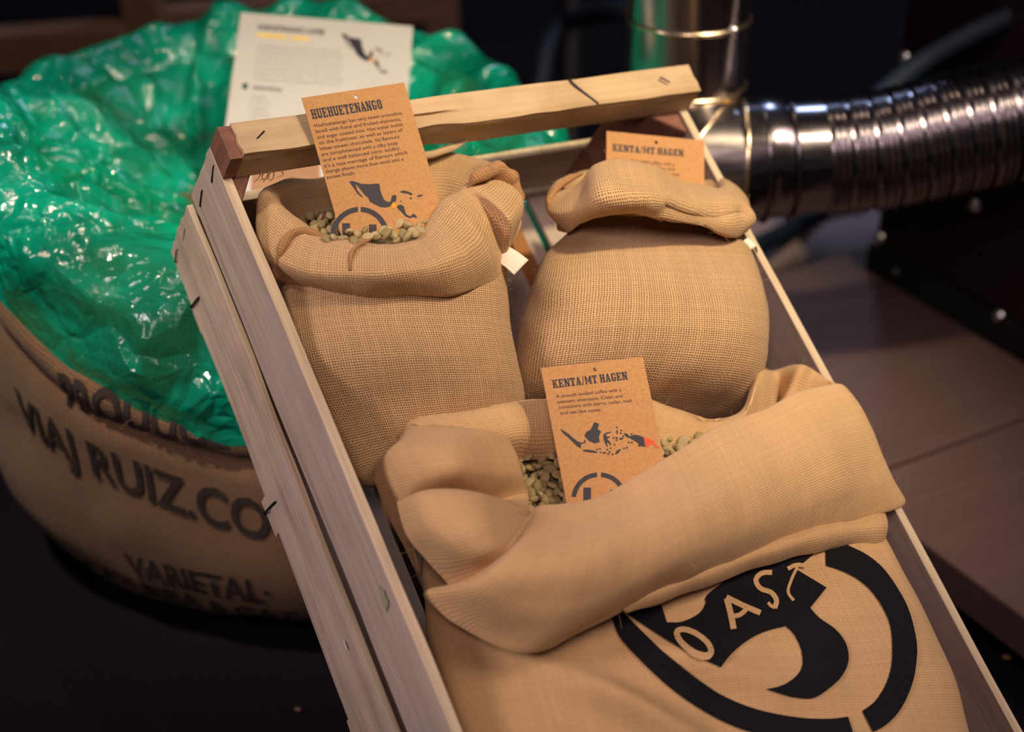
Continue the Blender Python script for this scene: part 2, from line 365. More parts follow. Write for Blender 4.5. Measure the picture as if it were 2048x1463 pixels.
# ------------------------------------------------------------------ the crate
cm = Matrix(((CW[0, 0], CW[0, 1], CW[0, 2], CO[0]), (CW[1, 0], CW[1, 1], CW[1, 2], CO[1]), (CW[2, 0], CW[2, 1], CW[2, 2], CO[2]), (0, 0, 0, 1)))
crate = empty('wooden_crate', mat=cm); tag(crate, 'slatted pale wooden crate leaning on the big sack, holding three burlap sacks', 'crate')
WD, LEN, D1, D2, D3 = .38, .55, .0562, .0664, .1278
def staple(parent, a, b, r=.00055):
    a, b = np.array(a, float), np.array(b, float)
    n = np.array([-1., 0, 0]) if a[0] < .1 and abs(a[2]) < .14 and a[2] < .001 else np.array([0, 0, 1.])
    p = [a - n * .0015, a + n * .0002, (a + b) / 2 + n * .0003, b + n * .0002, b - n * .0015]
    G = tube_grid(p, r, 6, 13); return mesh_obj('staple', G.reshape(-1, 3), grid(G, False), M_wire, parent, local=True)
def slat(name, a, b, mat, seed, seg, rough=.0007, bow=0.0):
    V, F = box_vf(a, b, seg, rough, seed); V[:, 0] -= bow * np.clip((-V[:, 1] - .12) / .3, 0, 1.2)
    o = mesh_obj(name, V, F, mat, crate, local=True, smooth=False); o.data.materials.append(M_lit_edge)
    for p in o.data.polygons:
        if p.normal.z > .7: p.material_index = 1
    return bevel(o, .0006, 2)
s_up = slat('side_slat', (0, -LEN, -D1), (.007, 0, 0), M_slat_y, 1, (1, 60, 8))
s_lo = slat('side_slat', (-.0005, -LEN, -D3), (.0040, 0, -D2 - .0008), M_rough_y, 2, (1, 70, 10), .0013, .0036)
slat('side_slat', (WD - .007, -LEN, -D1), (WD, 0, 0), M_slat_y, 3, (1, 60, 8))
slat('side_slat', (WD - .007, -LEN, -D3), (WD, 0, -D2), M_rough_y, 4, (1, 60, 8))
for y, z in ((-.0123, -.0035), (-.0100, -.0355)): staple(s_up, (-.0002, y, z), (-.0002, y - .004, z - .0125))
for y, z in ((-.0083, -.0844), (-.0075, -.1130)): staple(s_lo, (-.0007, y, z), (-.0007, y - .003, z - .0105))
def wire(p): G = tube_grid(p, .0008, 7, 40); mesh_obj('wire_tie', G.reshape(-1, 3), grid(G, False), M_wire, s_lo, local=True)
wire([(.001, -.0500, -.1060), (-.0008, -.0500, -.1075), (-.0010, -.0488, -.113), (-.0010, -.0474, -.121), (-.0008, -.0463, -.127), (.002, -.0460, -.1290)])
wire([(.001, -.2058, -.1105), (-.0021, -.2055, -.1125), (-.0023, -.2046, -.121), (-.0023, -.2038, -.130), (-.0018, -.2032, -.1372), (.002, -.2030, -.1385)])
# torn pieces along the lower slat's edge
for y0, y1, dz, k in ((-.046, -.066, .0032, 3), (-.193, -.2215, .0085, 4), (-.352, -.372, .006, 5)):
    V, F = box_vf((.0002, y1, -D3 - dz), (.0036, y0, -D3 + .002), (2, 14, 4), .0016, k); V[:, 0] -= .0036 * np.clip((-V[:, 1] - .12) / .3, 0, 1.2)
    mesh_obj('splinter', V, F, M_rough_y, s_lo, local=True, smooth=False)
def smear(name, y, z, a, b, mat, x, seed):
    t = np.linspace(0, 2 * PI, 29)[:-1]; r = 1 + .9 * np.array([noise.noise((math.cos(q_) * 3.1 + seed, math.sin(q_) * 3.1, 0)) for q_ in t])
    V = [(x, y, z)] + [(x, y + a * k * math.cos(q_), z + b * k * math.sin(q_)) for q_, k in zip(t, r)]
    mesh_obj(name, V, [(0, i + 1, (i + 1) % 28 + 1) for i in range(28)], mat, s_up if 'green' in name else s_lo, local=True, smooth=False)
smear('green_stain', -.312, -.0135, 0.0062, .0046, plain('moss_green_stain', (.33, .33, .21), .85, var=.35, scale=700), -.0010, 2.0)
smear('pale_fleck', -.316, -.0850, .0035, .0016, plain('pale_fleck', (.66, .66, .60), .8), -.0044, 5.0)
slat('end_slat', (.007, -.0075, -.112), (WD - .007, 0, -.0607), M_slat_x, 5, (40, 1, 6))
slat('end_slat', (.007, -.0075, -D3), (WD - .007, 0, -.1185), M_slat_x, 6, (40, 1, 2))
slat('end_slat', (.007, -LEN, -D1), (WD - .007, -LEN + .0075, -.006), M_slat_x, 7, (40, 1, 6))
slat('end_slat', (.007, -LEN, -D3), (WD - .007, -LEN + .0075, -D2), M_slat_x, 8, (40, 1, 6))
# triangular corner posts
for (x, sx), (y, sy), top in (((.0072, 1), (-.0076, -1), -.0018), ((WD - .0072, -1), (-.0076, -1), -.0018), ((.0072, 1), (-LEN + .0076, 1), 0), ((WD - .0072, -1), (-LEN + .0076, 1), 0)):
    big = .050 if sx < 0 else .024; dep = .036
    if sy > 0: big, dep, top = .014, .014, -.03
    tri = [(x, y), (x + sx * big, y), (x, y + sy * dep)]
    V = [(a, b, z) for z in (-.1275, top) for a, b in tri]
    bevel(mesh_obj('corner_post', V, [(0, 1, 2), (3, 5, 4), (0, 3, 4, 1), (1, 4, 5, 2), (2, 5, 3, 0)], M_post, crate, local=True, smooth=False), .002)
# upper left post end that carries the top bar
V, F = box_vf((.0002, -.0255, 0.0003), (.0085, -.0005, .0215), (2, 4, 4), .0006, 31); mesh_obj('post_block', V, F, M_post, crate, local=True, smooth=False)
V, F = box_vf((.0088, -.0241, -.0017), (WD + .001, 0, .0235), (80, 8, 8), .0011, 9)
xx = V[:, 0]; front = V[:, 1] < -.012; low = V[:, 2] < .015
V[:, 1] += np.where(front & (V[:, 2] > .018), .0012 * fnoise(V * np.array([.4, 1, 1]), 90, 3), 0)
tear = np.exp(-((xx - .148) / .022) ** 2); V[:, 1] += np.where(front, tear * .0035 * (V[:, 2] > -.02), 0); V[:, 2] -= np.where(front & (V[:, 2] > .0), tear * .003, 0)
bar = bevel(mesh_obj('top_bar', V, F, M_bar, crate, local=True, smooth=False), .0016, 2)
staple(bar, (.0215, -.0145, .0236), (.0285, -.0095, .0236), .0006)
staple(bar, (.350, -.0085, .0236), (.3555, -.0135, .0236), .0006); staple(bar, (.347, -.0105, .0236), (.3525, -.0155, .0236), .0004)
wirep = [(.2705, .0008, .014), (.271, .0006, .0238), (.2715, -.004, .0246), (.2765, -.012, .0243), (.2835, -.0225, .0241), (.284, -.0228, .0225)]
G = tube_grid(wirep, .0008, 7, 40); mesh_obj('wire_tie', G.reshape(-1, 3), grid(G, False), M_wire, bar, local=True)
# torn splinter along the underside of the bar, and frayed bits at its left end
sp = [(.105, -.0225, -.003), (.125, -.026, -.0045), (.15, -.0265, -.006), (.17, -.026, -.003), (.183, -.0245, .002)]
G = tube_grid(sp, [.0015, .0035, .003, .0025, .0006], 8, 40, lump=.0012); mesh_obj('splinter', G.reshape(-1, 3), grid(G, False), M_bar, bar, local=True)
for i in range(7):
    x0 = .033 + random.uniform(-.006, .008); d = random.uniform(.002, .006)
    p = [(x0, -.0245, .0), (x0 + random.uniform(-.003, .003), -.0265, -.003 - d * .3), (x0 + random.uniform(-.006, .006), -.027, -.003 - d)]
    G = tube_grid(p, [.0005, .0004, .0002], 6, 10); mesh_obj('splinter', G.reshape(-1, 3), grid(G, False), M_fibre, bar, local=True)
for k in range(5):
    x0 = .009 + k * .0735; V, F = box_vf((x0, -LEN + .001, -.1335), (x0 + .066, -.0005, -.1282), (4, 40, 1), .0006, 40 + k)
    bevel(mesh_obj('base_board', V, F, M_slat_y, crate, local=True, smooth=False), .0006)
q = None
V, F = box_vf((.266, -.15, -.1281), (.279, -.010, -.1235), (2, 20, 1), .0005, 55); mesh_obj('base_batten', V, F, wood('orange_batten', 1, (.30, .12, .035), (.42, .18, .06), (.15, .06, .02)), crate, local=True, smooth=False)

# ------------------------------------------------------------------ burlap sacks
def ringset(rows, K=24, exp=2.4, viewmix=.6):
    """rows: (pxL, pyL, zL, pxR, pyR, zR, front, back) -> closed rings; start at the left, through the front"""
    out = []
    for (xl, yl, zl, xr, yr, zr, fr, bk) in rows:
        L, R = PZ(xl, yl, zl), PZ(xr, yr, zr); C = (L + R) / 2; A = (R - L) / 2
        d = VIEW(C) * viewmix - CW[:, 2] * (1 - viewmix); a = A / np.linalg.norm(A); d = d - a * (a @ d); d /= np.linalg.norm(d)
        pts = []
        for k in range(K):
            t = PI + 2 * PI * k / K; c, s = math.cos(t), math.sin(t)
            c = math.copysign(abs(c) ** (2 / exp), c); s2 = math.copysign(abs(s) ** (2 / exp), s)
            pts.append(C + A * c + d * (s2 * (fr if s < 0 else bk)))
        out.append(pts)
    return np.array(out)
def loft(rings, nu, nv, wr=((14, .0035), (45, .0012)), seed=0):
    A = np.stack([cat1(r, nu, True) for r in rings], 1)          # nu x rows
    G = np.stack([cat1(A[i], nv, False) for i in range(nu)], 0)
    n = normals(G, True)
    for sc, amp in wr: G = G + n * (amp * fnoise(G, sc, seed).reshape(nu, nv, 1))
    return G
def crease(G, path, width, depth, side=None):
    """press a fold line into the surface"""
    P = cat1(path, 80, False); n = normals(G, True); X = G.reshape(-1, 3)
    d = np.min(np.linalg.norm(X[:, None] - P[None], axis=2), 1).reshape(G.shape[:2] + (1,))
    return G + n * (depth * (np.exp(-(d / width) ** 2) * 1.0 - .15 * np.exp(-((d - 2.1 * width) / (1.2 * width)) ** 2)))
def stations(st, nu, nv, wr=((30, .0018), (80, .0006)), seed=0, fold_under=True):
    rows = max(len(s) for s in st); A = np.array([[PZ(*p) for p in s] for s in st])      # K x rows x 3
    if fold_under:
        out = A[:, -1] + (A[:, -2] - A[:, -1]) * .16 + np.array([VIEW(p) for p in A[:, -1]]) * .010
        A = np.concatenate([A, out[:, None]], 1)
    B = np.stack([cat1(A[:, j], nu, True) for j in range(A.shape[1])], 1)
    G = np.stack([cat1(B[i], nv, False) for i in range(nu)], 0); n = normals(G, True)
    for sc, amp in wr: G = G + n * (amp * fnoise(G, sc, seed).reshape(nu, nv, 1))
    return G
def fibres(name, grids, parent, count, seed, lmin=.002, lmax=.007, r=.00006, sil=True):
    rg = random.Random(seed); cu = bpy.data.curves.new(name, 'CURVE'); cu.dimensions = '3D'; cu.bevel_depth = r; cu.bevel_resolution = 0
    Mi = np.array(MW[parent.name].inverted()); made = 0
    for G, closed in grids:
        n = normals(G, closed); X = G.reshape(-1, 3); Nn = n.reshape(-1, 3); k = 0; tries = 0
        while k < count and tries < count * 60:
            tries += 1; i = rg.randrange(len(X)); f = abs(float(Nn[i] @ VIEW(X[i])))
            if sil and f > .30 and rg.random() > .10: continue
            d = Nn[i] * (1 if Nn[i] @ (X[i] - X.mean(0)) > 0 else -1); L = rg.uniform(lmin, lmax)
            a = np.array([rg.gauss(0, 1) for _ in range(3)]); b = np.array([rg.gauss(0, 1) for _ in range(3)])
            p = [X[i], X[i] + (d * .6 + a * .4) * L * .4, X[i] + (d * .7 + a * .5 + b * .5) * L * .75]
            s = cu.splines.new('POLY'); s.points.add(2)
            for w, q_ in zip(s.points, p): q_ = q_ @ Mi[:3, :3].T + Mi[:3, 3]; w.co = (q_[0], q_[1], q_[2], 1)
            k += 1
    cu.materials.append(M_fibre); o = bpy.data.objects.new(name, cu); COL.objects.link(o); o.parent = parent; o['kind'] = 'stuff'; return o

# ---- left sack
ls = empty('burlap_sack', crate_pt((.10, -.20, -.126))); tag(ls, 'small burlap sack with rolled open cuff at the upper left of the crate', 'sack', 'burlap sacks in the crate')
LSR = [(580, 515, .99, 1000, 500, 1.02, .036, .02), (566, 545, .982, 1008, 535, 1.016, .042, .035), (556, 580, .970, 1008, 570, 1.01, .042, .05), (552, 650, .962, 1016, 640, 1.0, .046, .055), (572, 740, .955, 1030, 730, .995, .05, .058),
       (615, 840, .958, 1043, 800, .993, .040, .048), (670, 920, .955, 1040, 850, .990, .026, .035), (735, 975, .955, 1000, 890, .985, .012, .018), (830, 945, .968, 900, 925, .974, .004, .004)]
G_ls = loft(ringset(LSR), 220, 150, seed=1); grid_obj('body', G_ls, True, M_burlap_open, ls)
LST = [
 [(600, 490, 1.0), (575, 430, 1.0), (532, 385, .985), (513, 445, .972), (548, 535, .975)],
 [(628, 505, .985), (612, 470, .980), (570, 425, .962), (540, 505, .944), (572, 566, .957)],
 [(664, 520, .970), (650, 490, .966), (632, 468, .948), (612, 540, .926), (645, 580, .944)],
 [(720, 525, .965), (715, 500, .960), (710, 488, .938), (710, 548, .916), (728, 594, .938)],
 [(785, 525, .965), (788, 500, .960), (790, 490, .938), (800, 542, .918), (815, 589, .938)],
 [(840, 505, .975), (842, 485, .972), (846, 468, .955), (890, 522, .930), (905, 582, .946)],
 [(870, 450, .990), (878, 425, .990), (890, 404, .973), (955, 482, .953), (980, 557, .973)],
 [(880, 440, .998), (902, 412, 1.0), (922, 384, .984), (978, 432, .982), (1004, 528, .992)],
 [(890, 430, 1.005), (918, 398, 1.01), (945, 366, .992), (1022, 436, .970), (1014, 502, .998)],
 [(905, 430, 1.015), (945, 375, 1.025), (983, 345, 1.018), (1040, 382, 1.018), (1038, 440, 1.03)],
 [(895, 430, 1.022), (925, 360, 1.036), (955, 322, 1.043), (985, 332, 1.055), (1000, 372, 1.055)],
 [(870, 430, 1.030), (880, 350, 1.042), (890, 306, 1.048), (890, 312, 1.062), (890, 352, 1.065)],
 [(780, 435, 1.020), (790, 360, 1.034), (800, 318, 1.042), (800, 326, 1.056), (800, 360, 1.058)],
 [(710, 445, 1.015), (715, 390, 1.026), (720, 343, 1.032), (718, 348, 1.045), (718, 380, 1.048)],
 [(655, 445, 1.008), (645, 400, 1.016), (640, 362, 1.020), (636, 366, 1.032), (636, 400, 1.036)],
 [(622, 460, 1.0), (605, 410, 1.006), (580, 366, 1.004), (560, 372, 1.012), (556, 410, 1.018)]]
G_lc = stations(LST, 260, 70, seed=2); grid_obj('cuff', G_lc, True, M_burlap, ls, thick=.0016)
tube_obj('hem_edge', [PZ(648, 474, .945), PZ(612, 462, .948), PZ(580, 470, .944), PZ(562, 505, .938), PZ(556, 545, .95), PZ(572, 560, .956)], [.0018, .0026, .0028, .003, .0034, .002], M_hem, ls, lump=.0012)
tube_obj('hem_edge', [PZ(930, 378, .988), PZ(960, 355, .99), PZ(995, 345, 1.005), PZ(1022, 362, 1.012), PZ(1036, 392, 1.012), PZ(1034, 425, 1.015)], [.002, .004, .006, .0068, .005, .003], M_hem, ls, lump=.0035, n=14)
tube_obj('hem_edge', [PZ(742, 478, .934), PZ(716, 492, .930), PZ(702, 512, .922), PZ(700, 540, .916)], [.0010, .0016, .0014, .0008], M_hem, ls, lump=.0006)
Gt = cat1([np.array(r) for r in ([PZ(985, 488, 1.010), PZ(975, 520, 1.006)], [PZ(1006, 490, .996), PZ(992, 522, .992)], [PZ(1030, 502, .990), PZ(1010, 534, .986)], [PZ(1056, 521, .988), PZ(1028, 550, .984)])], 14, False)
Gt = np.stack([Gt[:, 0] + (Gt[:, 1] - Gt[:, 0]) * t + CW[:, 2] * (.00012 * math.sin(t * 34) + .0012 * math.sin(t * 3.14)) for t in np.linspace(0, 1, 24)], 1)
grid_obj('white_tape', Gt, False, M_ribbon, ls, thick=.0018)['label'] = 'white cotton tape end'
fibres('loose_fibres', [(G_lc, True), (G_ls, True)], ls, 150, 1)

# ---- right sack
rs = empty('burlap_sack', crate_pt((.28, -.24, -.126))); tag(rs, 'plump burlap sack with folded-over top against the crate side right of the taped sack', 'sack', 'burlap sacks in the crate')
RSR = [(1160, 436, 1.055, 1450, 446, 1.092, .012, .02), (1142, 458, 1.05, 1462, 472, 1.09, .014, .035), (1094, 505, 1.037, 1496, 505, 1.084, .024, .045), (1062, 585, 1.022, 1519, 592, 1.074, .046, .05), (1040, 680, 1.016, 1519, 690, 1.068, .062, .048),
       (1030, 760, 1.014, 1500, 775, 1.066, .058, .045), (1040, 825, 1.025, 1464, 838, 1.066, .032, .035), (1110, 864, 1.035, 1400, 874, 1.066, .010, .02), (1230, 868, 1.05, 1280, 870, 1.055, .004, .004)]
G_rs = loft(ringset(RSR), 230, 150, seed=5); grid_obj('body', G_rs, True, M_burlap_open, rs)
RST = [
 [(1160, 430, 1.075), (1150, 405, 1.075), (1116, 384, 1.055), (1093, 420, 1.042), (1128, 462, 1.040)],
 [(1190, 430, 1.065), (1180, 395, 1.065), (1152, 374, 1.046), (1142, 418, 1.015), (1162, 448, 1.022)],
 [(1210, 430, 1.065), (1205, 370, 1.065), (1188, 330, 1.034), (1202, 392, .988), (1216, 431, 1.002)],
 [(1250, 430, 1.065), (1250, 370, 1.065), (1243, 319, 1.045), (1262, 385, .992), (1275, 424, 1.003)],
 [(1300, 430, 1.070), (1302, 375, 1.070), (1300, 331, 1.052), (1322, 390, 1.003), (1332, 431, 1.012)],
 [(1350, 430, 1.080), (1352, 390, 1.080), (1350, 358, 1.062), (1374, 410, 1.018), (1390, 448, 1.026)],
 [(1395, 440, 1.095), (1400, 400, 1.095), (1402, 372, 1.075), (1432, 420, 1.035), (1442, 463, 1.043)],
 [(1420, 440, 1.105), (1430, 405, 1.105), (1442, 382, 1.092), (1486, 412, 1.058), (1474, 468, 1.062)],
 [(1420, 440, 1.115), (1435, 395, 1.118), (1455, 368, 1.112), (1508, 432, 1.085), (1492, 456, 1.088)],
 [(1400, 440, 1.12), (1415, 390, 1.125), (1428, 358, 1.128), (1458, 378, 1.136), (1462, 420, 1.136)],
 [(1325, 440, 1.115), (1325, 400, 1.122), (1325, 365, 1.125), (1325, 368, 1.14), (1325, 400, 1.14)],
 [(1240, 440, 1.105), (1240, 400, 1.110), (1240, 362, 1.112), (1240, 366, 1.128), (1240, 400, 1.13)],
 [(1180, 440, 1.09), (1172, 390, 1.092), (1160, 350, 1.090), (1148, 350, 1.105), (1145, 390, 1.108)],
 [(1165, 435, 1.08), (1155, 395, 1.08), (1130, 360, 1.068), (1106, 380, 1.075), (1112, 420, 1.078)]]
G_rc = stations(RST, 260, 64, wr=((26, .0045), (80, .0008)), seed=6)
G_rc = crease(G_rc, [PZ(1345, 420, 1.005), PZ(1400, 436, 1.02), PZ(1450, 425, 1.04), PZ(1490, 418, 1.06)], .006, .006)
grid_obj('cuff', G_rc, True, M_burlap, rs, thick=.0016)
tube_obj('hem_edge', [PZ(1100, 420, 1.04), PZ(1100, 395, 1.045), PZ(1118, 372, 1.048), PZ(1145, 355, 1.05), PZ(1166, 347, 1.05)], [.0015, .0024, .0026, .0022, .001], M_hem, rs, lump=.0012)
Gt = np.array([[PZ(1482, 485, 1.083), PZ(1500, 500, 1.085)], [PZ(1494, 476, 1.09), PZ(1512, 492, 1.09)], [PZ(1508, 486, 1.093), PZ(1514, 505, 1.093)]])
Gt = np.stack([Gt[:, 0] + (Gt[:, 1] - Gt[:, 0]) * t for t in np.linspace(0, 1, 6)], 1); grid_obj('white_tape', Gt, False, M_ribbon, rs, thick=.0015)['label'] = 'white cotton tape end'
fibres('loose_fibres', [(G_rc, True), (G_rs, True)], rs, 140, 2)

# ---- front sack
fs = empty('burlap_sack', crate_pt((.19, -.40, -.126))); tag(fs, 'large burlap sack with black printed ring logo and wide rolled cuff at the front', 'sack', 'burlap sacks in the crate')
FSR = [(860, 1060, .945, 1700, 930, 1.03, .008, .03), (842, 1130, .93, 1742, 1020, 1.018, .016, .035), (850, 1195, .92, 1768, 1092, 1.012, .026, .04), (857, 1300, .905, 1836, 1232, .99, .036, .045), (880, 1388, .892, 1886, 1332, .975, .040, .045),
       (905, 1470, .88, 1928, 1463, .955, .040, .045), (960, 1600, .86, 1965, 1600, .93, .035, .04), (1060, 1690, .85, 1930, 1690, .915, .02, .02), (1300, 1720, .87, 1600, 1720, .89, .004, .004)]
G_fs = loft(ringset(FSR, exp=2.7), 300, 170, wr=((9, .004), (30, .0016)), seed=9)
G_fs = crease(G_fs, [PC(1060, 1290, .01), PC(1150, 1345, .01), PC(1260, 1410, .01), PC(1370, 1480, .01)], .010, -.012)
G_fs = crease(G_fs, [PC(1235, 1225, .015), PC(1300, 1290, .015), PC(1440, 1345, .015), PC(1560, 1385, .015), PC(1640, 1390, .015)], .010, -.008)
body_fs = grid_obj('body', G_fs, True, M_burlap_fine, fs)
FST = [
 [(1060, 918, .962), (1055, 862, .950), (1050, 811, .958), (1045, 804, .972), (1045, 830, .98), (1045, 860, .985)],
 [(1020, 920, .958), (985, 874, .940), (945, 830, .944), (925, 826, .956), (920, 850, .966), (920, 880, .975)],
 [(1005, 915, .955), (905, 880, .926), (846, 850, .926), (822, 850, .938), (815, 870, .950), (812, 900, .960)],
 [(1030, 925, .956), (1008, 885, .942), (978, 864, .928), (888, 868, .908), (812, 884, .920), (778, 905, .950)],
 [(1038, 945, .956), (1030, 915, .944), (1016, 895, .928), (905, 898, .884), (800, 905, .900), (755, 940, .930)],
 [(1050, 985, .950), (1045, 965, .940), (1034, 945, .922), (925, 945, .878), (832, 962, .885), (766, 985, .920)],
 [(1060, 1018, .945), (1056, 1005, .940), (1048, 990, .930), (945, 1014, .914), (818, 1030, .914), (836, 1140, .915)],
 [(1064, 1035, .940), (1060, 1028, .932), (1052, 1022, .914), (960, 984, .870), (850, 982, .864), (801, 1006, .880)],
 [(1068, 1036, .938), (1064, 1030, .930), (1056, 1026, .910), (980, 1030, .856), (870, 1050, .848), (816, 1062, .873)],
 [(1074, 1036, .938), (1070, 1028, .930), (1062, 1020, .910), (1004, 1078, .853), (930, 1108, .848), (856, 1115, .873)],
 [(1080, 1036, .938), (1076, 1026, .930), (1070, 1014, .912), (1022, 1090, .858), (968, 1140, .860), (908, 1172, .880)],
 [(1090, 1035, .938), (1088, 1025, .930), (1086, 1011, .912), (1036, 1098, .849), (955, 1168, .843), (855, 1188, .878)],
 [(1130, 1035, .940), (1130, 1025, .932), (1130, 1010, .912), (1095, 1110, .848), (1035, 1207, .844), (957, 1260, .868)],
 [(1185, 1028, .942), (1186, 1018, .934), (1188, 1002, .914), (1192, 1100, .856), (1150, 1212, .850), (1066, 1298, .862)],
 [(1250, 998, .950), (1250, 990, .942), (1250, 974, .924), (1280, 1060, .874), (1270, 1160, .864), (1200, 1240, .878)],
 [(1330, 950, .965), (1330, 940, .957), (1332, 922, .940), (1370, 1010, .897), (1380, 1100, .886), (1332, 1168, .898)],
 [(1415, 890, .985), (1418, 880, .977), (1422, 866, .962), (1470, 960, .927), (1490, 1050, .917), (1462, 1122, .927)],
 [(1515, 845, 1.01), (1518, 838, 1.005), (1522, 824, .990), (1572, 910, .958), (1602, 1000, .950), (1592, 1072, .957)],
 [(1600, 815, 1.03), (1600, 802, 1.025), (1603, 789, 1.010), (1662, 868, .988), (1702, 960, .982), (1704, 1036, .987)],
 [(1650, 800, 1.045), (1655, 785, 1.042), (1682, 768, 1.030), (1732, 850, 1.018), (1772, 940, 1.015), (1802, 1003, 1.020)],
 [(1640, 800, 1.055), (1650, 790, 1.055), (1685, 776, 1.045), (1712, 830, 1.044), (1735, 900, 1.038), (1760, 960, 1.034)],
 [(1560, 850, 1.045), (1605, 800, 1.048), (1630, 742, 1.05), (1642, 765, 1.064), (1645, 800, 1.066), (1645, 850, 1.068)],
 [(1545, 850, 1.040), (1575, 790, 1.044), (1600, 734, 1.045), (1604, 734, 1.060), (1605, 770, 1.066), (1605, 820, 1.068)],
 [(1560, 860, 1.052), (1556, 810, 1.064), (1552, 752, 1.058), (1550, 744, 1.070), (1550, 780, 1.076), (1550, 820, 1.078)],
 [(1500, 870, 1.015), (1520, 820, 1.022), (1520, 755, 1.024), (1512, 750, 1.040), (1510, 790, 1.046), (1510, 830, 1.05)],
 [(1440, 895, .985), (1470, 862, .990), (1485, 830, .998), (1482, 822, 1.010), (1480, 845, 1.016), (1480, 870, 1.02)],
 [(1375, 908, .984), (1395, 875, .988), (1412, 847, .996), (1418, 842, .996), (1418, 862, 1.004), (1418, 885, 1.01)],
 [(1310, 912, .980), (1330, 870, .982), (1345, 828, .990), (1346, 822, 1.002), (1346, 848, 1.008), (1346, 875, 1.012)],
 [(1240, 916, .976), (1255, 860, .976), (1270, 800, .985), (1270, 795, .998), (1270, 820, 1.006), (1270, 850, 1.01)],
 [(1150, 918, .970), (1152, 862, .966), (1155, 802, .974), (1155, 797, .988), (1155, 822, .996), (1155, 850, 1.0)]]
G_fc = stations(FST, 420, 100, wr=((20, .0022), (60, .0007)), seed=10); grid_obj('cuff', G_fc, True, M_burlap_fine, fs, thick=.0016)
UL = [[(1232, 1190, .893), (1238, 1206, .882), (1250, 1224, .886)], [(1330, 1140, .917), (1335, 1172, .896), (1338, 1198, .903)], [(1460, 1085, .944), (1458, 1125, .922), (1452, 1155, .928)],
      [(1590, 1045, .972), (1595, 1080, .950), (1590, 1112, .956)], [(1700, 1012, 1.0), (1705, 1055, .980), (1700, 1088, .984)], [(1760, 1008, 1.018), (1772, 1050, 1.0), (1764, 1094, 1.004)], [(1740, 1010, 1.035), (1752, 1050, 1.03), (1748, 1088, 1.03)]]
A = np.array([[PZ(*p) for p in s] for s in UL]); A = np.concatenate([A, (A[:, -1] + (A[:, -2] - A[:, -1]) * .2 + VIEW(A[3, 1]) * .008)[:, None]], 1)
G_ul = np.stack([cat1(r, 30, False) for r in cat1(A, 120, False)], 0); G_ul = G_ul + normals(G_ul, False) * (.0016 * fnoise(G_ul, 40, 12).reshape(G_ul.shape[:2] + (1,)))
grid_obj('under_fold', G_ul, False, M_burlap_fine, fs, thick=.0016)
fibres('loose_fibres', [(G_fc[:, 3:-3], True)], fs, 300, 3, .002, .009)

# ---- print on the front sack: outlines laid on the cloth itself
def inside(poly, x, y):
    p = np.array(poly); q_ = np.roll(p, -1, 0); c = ((p[:, 1] > y) != (q_[:, 1] > y)); 
    with np.errstate(divide='ignore', invalid='ignore'): xi = (q_[:, 0] - p[:, 0]) * (y - p[:, 1]) / (q_[:, 1] - p[:, 1]) + p[:, 0]
    return bool(np.sum(c & (x < xi)) % 2)
def tess(poly, step):
    """triangulate an outline with inner points so that it can follow a curved surface"""
    P = [Vector(p) for p in poly]; n = len(P); out = []
    for i in range(n):
        a, b = P[i], P[(i + 1) % n]; k = max(1, int((b - a).length / step))
        out += [a + (b - a) * (j / k) for j in range(k)]
    E = [(i, (i + 1) % len(out)) for i in range(len(out))]; xs = [p.x for p in P]; ys = [p.y for p in P]; pts = list(out)
    x = min(xs)
    while x < max(xs):
        y = min(ys)
        while y < max(ys):
            if inside(poly, x, y): pts.append(Vector((x + 1e-3 * math.sin(y), y)))
            y += step
        x += step
    v, e, f, *_ = delaunay_2d_cdt(pts, E, [], 0, 1e-4)
    F = [t for t in f if inside(poly, sum(v[i].x for i in t) / 3, sum(v[i].y for i in t) / 3)]
    return [(p.x, p.y) for p in v], F
def bvh(G, closed): return BVHTree.FromPolygons([tuple(p) for p in G.reshape(-1, 3)], [tuple(f) for f in grid(G, closed)])
def smooth_poly(p, n=6): return [tuple(x) for x in cat1(np.array(p, float), len(p) * n, True)]
def rounded(poly, k=5, sharp=48):
    P = np.array(poly, float); n = len(P); a = P - np.roll(P, 1, 0); b = np.roll(P, -1, 0) - P
    ang = np.degrees(np.abs(np.arctan2(a[:, 0] * b[:, 1] - a[:, 1] * b[:, 0], (a * b).sum(1)))); c = [i for i in range(n) if ang[i] > sharp]
    if not c: return smooth_poly(poly, k)
    out = []
    for i, j in zip(c, c[1:] + [c[0] + n]):
        run = P[[m % n for m in range(i, j + 1)]]; out += [tuple(x) for x in (cat1(run, (len(run) - 1) * k + 1, False) if len(run) > 2 else run)[:-1]]
    return out
def decal(name, polys, tree, mat, parent, off, step=7, uvscale=None):
    Vv, Ff = [], []
    E0 = np.array([0, 0, EYE])
    for poly in polys:
        v, f = tess(poly, step); hit = []
        for (x, y) in v:
            d = cam2w(ray(x, y)) - E0; h = tree.ray_cast(Vector(E0), Vector(d / np.linalg.norm(d)))
            if h[0] is None: hit.append(None); continue
            nn = np.array(h[1]); nn = nn if nn @ d < 0 else -nn; hit.append(np.array(h[0]) + nn * off)
        f = [t for t in f if all(hit[i] is not None for i in t)]
        b = len(Vv); ok = {}
        for i, p in enumerate(hit):
            if p is not None: ok[i] = len(Vv); Vv.append(p)
        Ff += [[ok[i] for i in t] for t in f]
    Vv = np.array(Vv); X = (Vv - CO) @ CW
    return mesh_obj(name, Vv, Ff, mat, parent, uv=X[:, :2])
cv = lambda L: [(1100 + x / 2.16, 1000 + y / 2.16) for x, y in L]
T_fs = bvh(G_fs, True)
